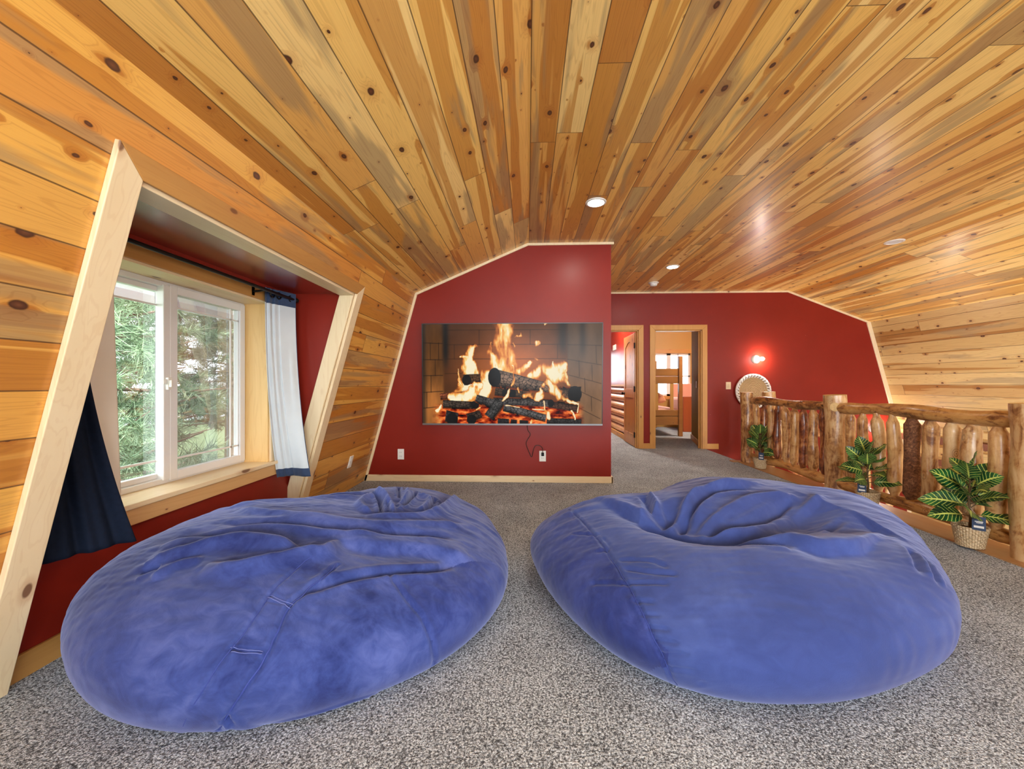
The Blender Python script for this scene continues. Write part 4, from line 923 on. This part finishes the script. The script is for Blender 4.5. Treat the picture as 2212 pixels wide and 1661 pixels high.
# bare bulb lamps on the far wall
def sconce(x, z, label):
    T = thing('wall_lamp', (x, YF, z), label, 'wall lamp', 'bare bulb lamps on the far wall')
    MB().lathe([(.001, .045), (.03, .044), (.052, .03), (.072, .008), (.075, 0)][::-1], (x, YF, z), axis='Y').build('lamp_base', M['porcelain'], T, smooth=True)
    prof = [(.001, .0), (.012, .0), (.014, .02), (.022, .045), (.029, .068), (.030, .085), (.024, .102), (.012, .112), (.001, .115)]
    mb = MB().lathe([(r, h) for r, h in prof], (0, 0, 0), seg=20, axis='Y')
    d = Vector((.75, -1, 0)).normalized(); s_ = Vector((d.y*-1, d.x, 0))
    mb.v = [tuple(Vector((x, YF-.04, z))+d*(-p[1])+s_*p[0]+Vector((0, 0, p[2]))) for p in mb.v]
    mb.build('bulb', M['bulb'], T, smooth=True)
sconce(3.873, 1.529, 'lit bare bulb on a white base above the round basket')
sconce(5.80, .364, 'lit bare bulb low on the far red wall seen through the log railing')
# round coiled basket on the far wall
x, z = 3.803, .986; T = thing('round_basket', (x, YF, z), 'round coiled straw basket with white rim hung on the far red wall', 'basket')
mb = MB().lathe([(.001, .035), (.10, .033), (.18, .035), (.225, .05), (.235, .06)], (x, YF-.0, z), seg=56, axis='Y')
mb.build('woven_bowl', M['coil'], T, smooth=True)
mb = MB(); n = 32
P_ = [[(x+rr_*math.cos(a), YF-yy_-(.012*math.sin(a*n) if k == 1 else 0), z+rr_*math.sin(a)) for a in np.linspace(0, 2*PI, 257)[:-1]] for k, (rr_, yy_) in enumerate([(.232, .058), (.262, .082), (.292, .070), (.296, .055), (.285, .03)])]
mb.grid(P_, closed=True); o = mb.build('rim', M['rim'], T, smooth=True)
MB().lathe([(.001, .01), (.2, .01), (.2, 0)][::-1], (x, YF, z), axis='Y').build('back', M['coil'], T)
# ================================================================== curtains
rz = 1.752; T = thing('curtain_rod', (-1.80, 2.2, rz), 'thin dark curtain rod above the dormer window', 'curtain rod')
MB().tube([(-1.80, 1.40, rz), (-1.80, 2.2, rz), (-1.80, 3.02, rz)], .011, 12).build('rod', M['black'], T, smooth=True)
for y in (1.385, 3.02):
    MB().lathe([(.001, -.02), (.018, -.016), (.020, 0), (.014, .014), (.001, .018)], (-1.80, y, rz), axis='Y', seg=16).build('finial', M['black'], T, smooth=True)
for y in (1.45, 2.66):
    MB().tube([(-1.80, y, rz-.005), (-1.84, y, rz-.01), (-1.882, y, rz-.012)], .008, 8).box((-1.89, y-.015, rz-.04), (-1.882, y+.015, rz+.03)).build('bracket', M['black'], T, smooth=True)
def cloth(name, topf, botf, z0, z1, ns, nt, pleat, mats, T, mif, ease=1.6, amp0=1., amp1=1.):
    P = []
    for j in range(nt+1):
        t = j/nt; row = []
        e = t**ease
        for i in range(ns+1):
            s_ = i/ns; a = Vector(topf(s_)); b = Vector(botf(s_)); p = a*(1-e)+b*e
            d = (Vector(botf(min(1, s_+.01)))-Vector(botf(max(0, s_-.01)))); d = Vector((d.x, d.y)).normalized(); n_ = Vector((-d.y, d.x))
            am = pleat(s_, t)*(amp0*(1-t)+amp1*t)
            row.append((p.x+n_.x*am, p.y+n_.y*am, z0+(z1-z0)*t))
        P.append(row)
    mb = MB().grid(P); mb.mi = [mif((k % ns)/ns, (k//ns)/nt) for k in range(len(mb.f))]
    o = mb.build(name, mats, T, smooth=True, autos='off')
    so = o.modifiers.new('thickness', 'SOLIDIFY'); so.thickness = .003; so.offset = 0
    return o
T = thing('curtain', (-1.80, 2.92, .4), 'grey-white lined curtain with navy edges hanging at the far side of the window', 'curtain')
def pl(s_, t):
    g = math.exp(-((s_-.08)/.05)**2)+math.exp(-((s_-.24)/.05)**2)+.9*math.exp(-((s_-.40)/.06)**2)
    return .020*g*(1-.25*t)+.006*math.sin(s_*9+t*3)*t+.008*math.exp(-((t-.45)/.12)**2)*math.sin(s_*21)
cloth('cloth', lambda s_: (-1.862+.075*s_**1.3, 2.755+.245*s_, 0), lambda s_: (-1.868+.225*s_**1.15, 2.90+.085*s_+.03*math.sin(s_*5), 0), 1.795, .405, 120, 90, pl, [M['lining'], M['navy']], T,
      lambda s_, t: 1 if (t < .072 or t > .945 or s_ > .975) else 0, ease=2.1)
for (x, y) in [(-1.795, 2.965), (-1.83, 2.80), (-1.82, 2.86)]:
    P_ = [[(x-.01+.004*math.cos(a)*0+.006*math.cos(b)-.0, y+(.022+.006*math.sin(b))*math.cos(a), rz+(.022+.006*math.sin(b))*math.sin(a)) for a in np.linspace(0, 2*PI, 25)[:-1]] for b in np.linspace(0, 2*PI, 9)]
    MB().grid(P_, closed=True).build('grommet', M['black'], T, smooth=True)
T = thing('curtain', (-1.80, 1.55, .44), 'dark navy curtain with cream lining bunched at the near side of the window', 'curtain')
cloth('lining', lambda s_: (-1.872, 1.42+.300*s_, 0), lambda s_: (-1.868-.004*s_, 1.42+.342*s_, 0), 1.795, .455, 60, 40, lambda s_, t: .004*math.sin(s_*16+t), [M['cream']], T, lambda s_, t: 0, ease=1.2)
def pl2(s_, t): return (.012*math.sin(s_*16.5+.6)+.006*math.sin(s_*31))*(.5+.6*t)
cloth('cloth', lambda s_: (-1.845+.022*s_, 1.38+.143*s_, 0), lambda s_: (-1.84+.14*s_, 1.38+.28*s_+.008*math.sin(s_*6), 0), 1.795, .425, 120, 70, pl2, [M['navy_dark']], T, lambda s_, t: 0, ease=2.0)

# ================================================================== potted plants
def leaf_mb(mb, base, dirv, L, Wd, droop, roll, fold=.25):
    dirv = Vector(dirv).normalized(); side = dirv.cross(Vector((0, 0, 1)))
    side = side.normalized() if side.length > .01 else Vector((1, 0, 0))
    side = (Matrix.Rotation(roll, 3, dirv) @ side); up = side.cross(dirv)
    nL, nW = 10, 3; P_ = []; U_ = []
    for i in range(nL+1):
        t = i/nL; c = Vector(base)+dirv*(L*t)+Vector((0, 0, -1))*droop*L*t*t
        wv = Wd*(math.sin(PI*min(1, t**.8*1.0))**.75)*(1-.15*t) if 0 < t < 1 else .001
        row = []; ur = []
        for k in range(-nW, nW+1):
            s_ = k/nW; wave = .05*Wd*math.sin(t*16)*abs(s_)
            row.append(c+side*(s_*wv)+up*(abs(s_)*wv*fold+wave)); ur.append((s_, t))
        P_.append(row); U_.append(ur)
    m = 2*nW+1; vs = [p for r in P_ for p in r]; fs = []; uv = []
    for i in range(nL):
        for k in range(m-1):
            fs.append((i*m+k, i*m+k+1, (i+1)*m+k+1, (i+1)*m+k)); uv.append([U_[i][k], U_[i][k+1], U_[i+1][k+1], U_[i+1][k]])
    mb.add(vs, fs, uv)
def plant(x, y, label, seed, sc_=1., tagrot=0., s0=1., tag_side=(-.035, -.085)):
    rnd = random.Random(seed)
    T = thing('potted_plant', (x, y, 0.014), label, 'potted plant', 'leafy plants in woven baskets along the railing')
    H_ = .150*sc_; r0, r1 = .068*sc_, .092*sc_
    def fn(a, h, r): return 1+.038*math.sin(a*18+(PI if int(h/(.0135*sc_)) % 2 else 0))
    prof = [(.002, 0)]+[(r0+(r1-r0)*k/24+.003*abs(math.sin(k*PI/2)), H_*k/24) for k in range(25)]
    prof += [(r1-.012, H_), (r1-.02, H_-.02), (r1-.03, H_-.035)]
    zb_ = .014
    MB().lathe(prof, (x, y, zb_), seg=132, fn=lambda a, h, r: fn(a, h, r) if r > r0*.95 and h < H_*.99 else 1).build('basket', M['basket'], T, smooth=True, autos='off')
    MB().lathe([(.001, H_-.02), (r1-.02, H_-.024), (r1-.02, H_-.04)], (x, y, zb_), seg=24).build('soil', M['soil'], T, smooth=True)
    sm = MB(); fm = MB(); z0 = zb_+H_-.03
    stem = [(x, y, z0), (x+.004, y, z0+.10*sc_), (x-.004, y+.004, z0+.22*sc_), (x, y, z0+.36*sc_)]
    sm.tube(stem, [.008, .007, .006, .004], 8)
    nl = 20
    for k in range(nl):
        lev = k/nl; a = k*2.4+seed; zz_ = z0+(.10+.28*lev)*sc_
        el = .28+.85*lev+rnd.uniform(-.30, .30); d = Vector((math.cos(a)*math.cos(el), math.sin(a)*math.cos(el), math.sin(el)))
        L_ = (.215-.02*lev+rnd.uniform(-.02, .02))*sc_; b0 = Vector((x, y, zz_)); b1 = b0+d*.05*sc_
        sm.tube([b0, b1], [.003, .0025], 5)
        leaf_mb(fm, b1, d, L_, (.074+rnd.uniform(-.006, .010))*sc_*s0, rnd.uniform(.05, .35), rnd.uniform(.2, 1.1)*(1 if math.cos(a+.78) > 0 else -1), .12)
    sm.build('stem', M['stem'], T, smooth=True); fm.build('foliage', M['leaf'], T, smooth=True, autos='off')
    tx_, ty_ = x+tag_side[0], y+tag_side[1]
    g = MB(); zt_ = z0+.075*sc_; u = Vector((.707, -.707, 0)); 
    a_ = Vector((tx_, ty_, zt_)); hh = Vector((0, 0, .045)); g.prism([a_-u*.030-hh, a_+u*.030-hh, a_+u*.030+hh, a_-u*.030+hh], Vector((-.707, -.707, 0))*.002)
    tg = g.build('care_tag', M['tagblue'], T, label='dark blue tag with white print')
    pr = MB(); q_ = Vector((-.707, -.707, 0))*.0025
    for (c0, hw, hz_) in [((0, .012), .018, .003), ((.002, .004), .014, .002), ((0, -.022), .022, .007)]:
        c_ = a_+u*c0[0]+Vector((0, 0, c0[1]))+q_*.9; pr.prism([c_-u*hw-Vector((0, 0, hz_)), c_+u*hw-Vector((0, 0, hz_)), c_+u*hw+Vector((0, 0, hz_)), c_-u*hw+Vector((0, 0, hz_))], q_*.3)
    pr.build('tag_print', M['white'], tg)
    MB().tube([(tx_, ty_+.002, zt_+.04), (x, y, z0+.16*sc_)], .0012, 5).build('tag_string', M['clear'], T)
    return T
plant(2.975, 2.80, 'leafy green plant in a woven basket by the nearest newel post', 3, .93)
plant(3.02, 3.66, 'leafy plant in a woven basket mostly hidden behind the bean bag', 9, .92, tag_side=(-.075, -.03))
plant(3.02, 5.30, 'leafy plant in a woven basket beside the farthest newel post', 5, .88)

# ================================================================== log railing
RX = 3.12
RL_ = thing('log_railing', (RX, 4.0, 0), 'varnished peeled log railing along the open edge of the loft', 'railing')
def post(parent, x, y, r, z0, z1, m, seed):
    n = 16; pts = [(x+.006*math.sin(k*.9+seed), y+.006*math.cos(k*.7+seed), z0+(z1-z0)*k/n) for k in range(n+1)]
    rr_ = [r*(1+.04*math.sin(k*.8+seed)) for k in range(n+1)]; rr_[-1] *= .97
    mb = MB().tube(pts, rr_, 20, rough=.10, rf=5, seed=seed); mb.mi[-1] = 1
    o = mb.build('newel_post', [m, M['log_end']], parent, smooth=True, autos=40)
    sd = Vector((-1, -.35, 0)).normalized(); c_ = Vector((x, y, z1-.14))+sd*(r*.96)
    s_ = Vector((-sd.y, sd.x, 0))
    return o
P2, P1, P0_ = 2.59, 4.165, 5.74
post(RL_, RX, P2, .090, -.30, .985, M['log_pale'], 1); pB = post(RL_, RX, P1, .092, -.30, .995, M['log_pale'], 2); post(RL_, RX-.03, P0_, .078, -.1, .99, M['log_z'], 3)
post(RL_, RX, .95, .105, -.30, .985, M['log_z'], 6)
# sawn rail tenon showing on the middle post
d = Vector((-.62, -.78, 0)).normalized(); c_ = Vector((RX, P1, .875))+d*.088
MB().tube([c_-d*.02, c_+d*.004], [.046, .043], 18).build('rail_peg', [M['log_end']], RL_, smooth=True, autos=40)
def rail(parent, y0, y1, z, r, m, seed, x=RX, name='top_rail', dz=0, x1=None):
    n = 26; x1 = x if x1 is None else x1
    pts = [(x+(x1-x)*k/n+.010*math.sin(k*.35+seed), y0+(y1-y0)*k/n, z+dz*k/n+.010*math.sin(k*.30+seed*2)) for k in range(n+1)]
    rr_ = [r*(1+.10*math.sin(k*.5+seed)) for k in range(n+1)]; rr_[0] *= .62; rr_[1] *= .85; rr_[-1] *= .62; rr_[-2] *= .85
    return MB().tube(pts, rr_, 18, rough=.16, rf=7, seed=seed).build(name, m, parent, smooth=True, autos=60)
rail(RL_, P2+.05, P1-.05, .875, .055, M['log_y'], 1.5); rail(RL_, P1+.06, P0_-.02, .875, .050, M['log_y'], 4.2); rail(RL_, 1.0, P2-.05, .875, .055, M['log_y'], 7.)
rail(RL_, P2+.05, P1-.05, .115, .050, M['log_y'], 2.5, name='bottom_rail'); rail(RL_, P1+.06, P0_-.02, .115, .050, M['log_y'], 5.2, name='bottom_rail'); rail(RL_, 1.0, P2-.05, .115, .050, M['log_y'], 8., name='bottom_rail')
def baluster(parent, x, y, r, z0, z1, m, seed, knob=0):
    n = 30; rnd = random.Random(seed*13+1); ph = rnd.uniform(0, 6); bx, by = rnd.uniform(-.014, .014), rnd.uniform(-.014, .014)
    pts = []; rr_ = []
    bump_at = rnd.uniform(.25, .75); ba = rnd.uniform(.0, .16)
    for k in range(n+1):
        t = k/n; pts.append((x+bx*math.sin(t*PI+ph*.2)+.004*math.sin(t*9+ph), y+by*math.sin(t*PI)+.004*math.cos(t*8+ph), z0+(z1-z0)*t))
        q = r*(1+.05*math.sin(t*7+ph)+ba*math.exp(-((t-bump_at)/.06)**2)+.10*(.5-t))
        e = min(t, 1-t); q *= .58 if e < .05 else (.58+.42*min(1, (e-.05)/.045)); rr_.append(q)
    return MB().tube(pts, rr_, 16, rough=.16, rf=8, seed=seed).build('baluster', m, parent, smooth=True, autos=60)
mats9 = ['log_z', 'log_z', 'log_pale', 'log_z', 'log_bark', 'log_pale', 'log_pale', 'log_pale', 'log_z']
ys = [3.979, 3.83, 3.683, 3.525, 3.365, 3.219, 3.057, 2.917, 2.768]
for k, (y, mm) in enumerate(zip(ys, mats9)): baluster(RL_, RX, y, [.042, .043, .045, .047, .053, .050, .046, .056, .052][k], .135, .845, M[mm], k+1)
mats10 = ['log_red', 'log_z', 'log_red', 'log_z', 'log_z', 'log_red', 'log_z', 'log_red', 'log_z']
for k in range(9): baluster(RL_, RX, 4.335+k*.152, .044+.004*math.sin(k*2.), .135, .845, M[mats10[k]], k+20)
for k in range(8): baluster(RL_, RX, 1.15+k*.165, .047, .135, .845, M['log_z'], k+40)
# railing of the stairs behind it
RS = thing('stair_railing', (3.6, 5.85, 0), 'log stair railing going down behind the far end of the loft railing', 'railing')
post(RS, 3.46, 5.86, .082, -.4, .995, M['log_z'], 8)
n = 20; f = lambda t: (3.50+1.75*t, 5.86, .84-1.15*t)
MB().tube([f(k/n) for k in range(n+1)], .048, 16, rough=.15, rf=7, seed=3).build('top_rail', M['log_red'], RS, smooth=True)
f2 = lambda t: (3.50+1.75*t, 5.86, .08-1.15*t)
MB().tube([f2(k/n) for k in range(n+1)], .045, 16, rough=.15, rf=7, seed=4).build('bottom_rail', M['log_red'], RS, smooth=True)
for k in range(11):
    t_ = (k+.8)/11.6; a = f2(t_); b = f(t_); baluster(RS, a[0], 5.86, .040, a[2]+.01, b[2]-.02, M['log_red' if k % 2 else 'log_z'], 60+k)
ST = thing('staircase', (4.0, 6.3, -1), 'wooden stairs going down beside the far red wall', 'stairs')
for k in range(11):
    MB().box((3.04+k*.26, 5.92, -.19*(k+1)-.04), (3.04+k*.26+.30, 6.9, -.19*(k+1))).build('tread', M['tread'], ST, bevel=.004)
MB().prism([(3.03, 5.90, -.02), (3.03, 5.90, -.32), (5.95, 5.90, -2.45), (6.15, 5.90, -2.30)], (0, .04, 0)).build('stringer', M['brown_pine_y'], ST)

# ================================================================== hall door
hx, hy = D1[1]-.02, YF+.10; DL = .80; hd = thing('door_1', (hx, hy, 0), 'varnished pine panel door standing open into the hall', 'door'); 
# leaf opens into the hall, seen almost edge on
ang = math.radians(88)
mb = MB()
def door_local(lo, hi, mi=0, m=None):
    m = m or mb; m.box(lo, hi, mi)
hw, hh_ = .035, 2.0
mb.box((-.0175, .0, .01), (.0175, .11, hh_)); mb.box((-.0175, DL-.11, .01), (.0175, DL, hh_)); mb.box((-.0175, .11, .01), (.0175, DL-.11, .22)); mb.box((-.0175, .11, .86), (.0175, DL-.11, 1.02))
arch = [(.11, 1.78)]+[(.11+(DL-.22)*k/12, 1.78+.10*math.sin(PI*k/12)) for k in range(1, 12)]+[(DL-.11, 1.78), (DL-.11, hh_), (.11, hh_)]
mb.prism([(-.0175, a, b) for a, b in arch], (.035, 0, 0))
mats_d = [pine('door_pine', 'Z', (206,150,80), (180,120,60), seed=18)]
pan = MB(); nb = 6; wdt = (DL-.22)/nb
for k in range(nb):
    for (a, b) in ((.22, .86), (1.02, 1.80)): pan.box((-.008, .11+k*wdt+.003, a), (.008, .11+(k+1)*wdt-.003, b+(.075*math.sin(PI*(k+.5)/nb) if b > 1 else 0)))
Rm = Matrix.Translation(Vector((hx+.0, hy, 0))) @ Matrix.Rotation(-math.radians(0.5), 4, 'Z')
def xf(m): m.v = [tuple(Rm @ Vector(p)) for p in m.v]; return m
leaf = xf(mb).build('door_leaf', mats_d, hd, bevel=.003); xf(pan).build('bead_panel', mats_d, leaf, bevel=.002)
kb = MB().lathe([(.001, -.06), (.02, -.058), (.028, -.045), (.022, -.03), (.010, -.02), (.010, -.008), (.028, -.006), (.028, 0)][::1], (0, 0, 0), axis='X', seg=18); kb.v = [(p[0]-.017, p[1]+DL-.06, p[2]+.93) for p in kb.v]; xf(kb).build('knob', M['black'], leaf, smooth=True)
for z in (.22, 1.02, 1.78):
    h_ = MB().box((-.024, -.03, z-.045), (.0, .03, z+.045)).tube([(-.024, 0, z-.05), (-.024, 0, z+.05)], .007, 8); xf(h_).build('hinge', M['black'], hd, bevel=.001)
MB().box((.952, 7.6, 1.9), (.96, 7.7, 2.0)) 
x_ = 1.955
T = thing('light_switch', (HX-.005, 9.35, 1.95), 'small white plate high on the hall wall at the left door edge', 'wall plate'); MB().box((HX-.012, 9.2, 1.90), (HX, 9.5, 2.02)).build('cover_plate', M['white'], T, bevel=.003)
# ================================================================== bedroom furniture
BD = thing('bunk_bed', (2.6, 9.4, 0), 'honey brown wooden bunk bed seen through the bedroom doorway', 'bunk bed')
def bpost(x, y, h): MB().box((x-.04, y-.04, 0), (x+.04, y+.04, h)).build('post', M['orange_pine_z'] if False else M['dark_pine'], BD, bevel=.008)
for x in (2.12+.06, 3.24): bpost(x, 8.60, 1.70)
for x in (2.18, 3.24): bpost(x, 10.3, 1.70)
for (a, b, nm) in [(.24, .42, 'end_board'), (.43, .56, 'end_board'), (1.12, 1.27, 'end_board'), (1.28, 1.44, 'end_board')]:
    MB().box((2.2, 8.58, a), (3.22, 8.61, b)).build(nm, M['dark_pine'], BD, bevel=.006)
    
for (a, b) in [(.28, .50), (1.18, 1.40)]:
    for x in (2.18, 3.22): MB().box((x-.015, 8.62, a), (x+.015, 10.28, b)).build('side_rail', M['orange_pine_x'], BD, bevel=.006)
for x in (2.74, 3.06): MB().box((x-.035, 8.585, .56), (x+.035, 8.605, 1.12)).build('slat', M['orange_pine_z'], BD, bevel=.004)
for z in (.46, 1.30): MB().box((2.2, 8.64, z), (3.2, 10.26, z+.13)).build('mattress', M['sheet'], BD, bevel=.03)
T = thing('pillow', (2.9, 9.6, .6), 'tan pillow on the lower bunk', 'pillow')
mb = MB(); P_ = []
for i in range(13):
    row = []
    for j in range(13):
        u_, v_ = i/12*2-1, j/12*2-1; h_ = (max(0, 1-u_**4)*max(0, 1-v_**4))**.5
        row.append((2.90+u_*.30*(1-.06*abs(v_)), 9.45+v_*.18, .60+.02*0+h_*.10+.10))
    P_.append(row)
mb.grid(P_, mi=0); Q_ = [[(p[0], p[1], 1.40-.0-p[2]) for p in r] for r in P_]; mb.grid(Q_, mi=0); mb.v = [(p[0], p[1]+(p[2]-.7)*.1, .79+(p[2]-.70)*1.0+(p[1]-9.45)*.35) for p in mb.v]
mb.build('pillow_cover', M['pillow'], T, smooth=True, subd=1)
BB = thing('bed', (3.9, 9.8, 0), 'red-brown wooden bed with pink covers beyond the bunk bed', 'bed')
MB().box((3.60, 9.38, 0), (3.82, 9.46, .82)).build('post', M['red_pine'], BB, bevel=.01)
MB().box((3.82, 9.40, .12), (4.9, 9.45, .62)).build('footboard', M['red_pine'], BB, bevel=.008)
MB().box((3.62, 9.46, .25), (3.68, 10.4, .42)).build('side_rail', M['red_pine'], BB)
MB().box((3.64, 9.46, .40), (4.9, 10.42, .78)).build('mattress', M['sheet'], BB, bevel=.05)
CB = thing('chest', (3.95, 10.2, 0), 'pink covered headboard under the bedroom window', 'headboard'); MB().box((3.70, 10.43, .4), (4.7, 10.47, 1.12)).build('panel', M['sheet'], CB, bevel=.01)
CB['category'] = 'headboard'; CB.name = 'headboard'
T = thing('light_switch', (3.07, 7.35, 1.1), 'tan light switch on the olive closet wall inside the bedroom door', 'light switch')
a = Vector((3.0, yt, 0)); dd = Vector((.31, 1.14, 0)).normalized(); nn = Vector((-dd.y, dd.x, 0)); c_ = a+dd*.45+Vector((0, 0, 1.10))
MB().prism([c_-dd*.04-Vector((0, 0, .06)), c_+dd*.04-Vector((0, 0, .06)), c_+dd*.04+Vector((0, 0, .06)), c_-dd*.04+Vector((0, 0, .06))], nn*.008).build('cover_plate', plain('tan_plate', srgb(190,150,86), .5), T)
# lamps added out of sight to brighten the two rooms
for (x, y, lab, e) in [(1.45, 8.4, 'added ceiling lamp brightening the hall, out of view', 10), (3.9, 8.0, 'added ceiling lamp brightening the bedroom, out of view', 16)]:
    T = thing('added_ceiling_lamp', (x, y, 2.7), lab, 'ceiling light'); MB().lathe([(.001, -.09), (.08, -.08), (.13, -.05), (.15, 0)], (x, y, 2.7)).build('shade', M['lampface'], T, smooth=True)
    light('POINT', 'added_room_fill', (x, y, 2.45), e, (1, .92, .80), radius=.12)

# ================================================================== trees outside the dormer window
def tree(x, y, z0, h, r, label, nclus, per, nl, m, seed, trunk_r=.12, centre=None, cr=None):
    rnd = np.random.RandomState(seed)
    T = thing('pine_tree', (x, y, z0), label, 'tree', 'trees outside the dormer window')
    MB().tube([(x, y, z0), (x+.05, y, z0+h*.5), (x, y+.05, z0+h)], [trunk_r, trunk_r*.8, trunk_r*.2], 10, rough=.2).build('trunk', M['bark_trunk'], T, smooth=True)
    V = []; F = []
    bm_ = MB()
    nb_ = max(12, nclus//14)
    k = 0
    for b in range(nb_):
        zb_ = z0+h*(.22+.76*b/nb_); a = b*2.4+rnd.rand(); Lb = r*(1-.75*(b/nb_))*(.75+.4*rnd.rand()); el = -.10+.35*rnd.rand()
        d = np.array([math.cos(a)*math.cos(el), math.sin(a)*math.cos(el), math.sin(el)]); o = np.array([x, y, zb_])
        bm_.tube([tuple(o), tuple(o+d*Lb*.6), tuple(o+d*Lb+np.array([0, 0, .08*Lb]))], [.03, .018, .006], 5)
        for q in range(nclus//nb_):
            t_ = .25+.78*rnd.rand(); c_ = o+d*Lb*t_+rnd.normal(size=3)*np.array([.16, .16, .10])*(.6+Lb*.35)
            ax = d+rnd.normal(size=3)*.5+np.array([0, 0, .35]); ax /= np.linalg.norm(ax)
            N_ = rnd.normal(size=(per, 3)); N_ /= np.linalg.norm(N_, axis=1, keepdims=True); N_ = N_*.85+ax*.75; N_ /= np.linalg.norm(N_, axis=1, keepdims=True)
            L_ = nl*(.7+.5*rnd.rand(per, 1)); S_ = np.cross(N_, rnd.normal(size=(per, 3))); S_ /= np.linalg.norm(S_, axis=1, keepdims=True); wd = nl*.020
            b0 = c_+ax*(rnd.rand(per, 1)-.5)*nl*.9
            tri = np.stack([b0-S_*wd, b0+S_*wd, b0+N_*L_], 1).reshape(-1, 3); V.append(tri)
    bm_.build('branches', M['bark_trunk'], T, smooth=True)
    V = np.concatenate(V)-np.array([x, y, z0]); n = len(V)//3
    me = bpy.data.meshes.new('foliage'); me.vertices.add(len(V)); me.vertices.foreach_set('co', V.reshape(-1)); me.loops.add(len(V)); me.loops.foreach_set('vertex_index', np.arange(len(V)))
    me.polygons.add(n); me.polygons.foreach_set('loop_start', np.arange(n)*3); me.polygons.foreach_set('loop_total', np.full(n, 3)); me.update(); me.validate(); me.materials.append(m)
    o = bpy.data.objects.new('foliage', me); C.objects.link(o); o.parent = T; return T
tree(-5.6, 4.7, -3.1, 7.4, 2.3, 'pale green long needled pine close outside the left window pane', 1700, 46, .26, M['needle_near'], 3, .10)
tree(-4.3, 3.6, -3.1, 3.4, 1.25, 'low green pine with its top just below the window sill', 420, 46, .17, M['needle_mid'], 5, .05)
tree(-9.6, 12.6, -3.1, 12, 2.9, 'tall brownish pine with bare trunk seen through the right window pane', 1300, 34, .34, M['needle_far'], 7, .26)
tree(-12.5, 13.2, -3.1, 13, 3.0, 'olive pine standing to the left of the tall trunk outside', 1100, 30, .38, M['needle_far'], 11, .22)
tree(-9.5, 17.5, -3.1, 14, 3.2, 'olive pine behind the bare trunk at the right edge of the window', 1000, 30, .42, M['needle_mid'], 13, .22)
tree(-16, 14, -3.1, 15, 3.6, 'far green pine behind the pale near pine', 900, 30, .46, M['needle_mid'], 17, .25)
tree(-14, 20, -3.1, 16, 3.8, 'farthest olive pine at the back of the yard', 900, 30, .5, M['needle_far'], 19, .25)
tree(-17, 9.5, -3.1, 15, 3.6, 'dark green pine at the left back of the yard', 900, 30, .46, M['needle_mid'], 23, .25)
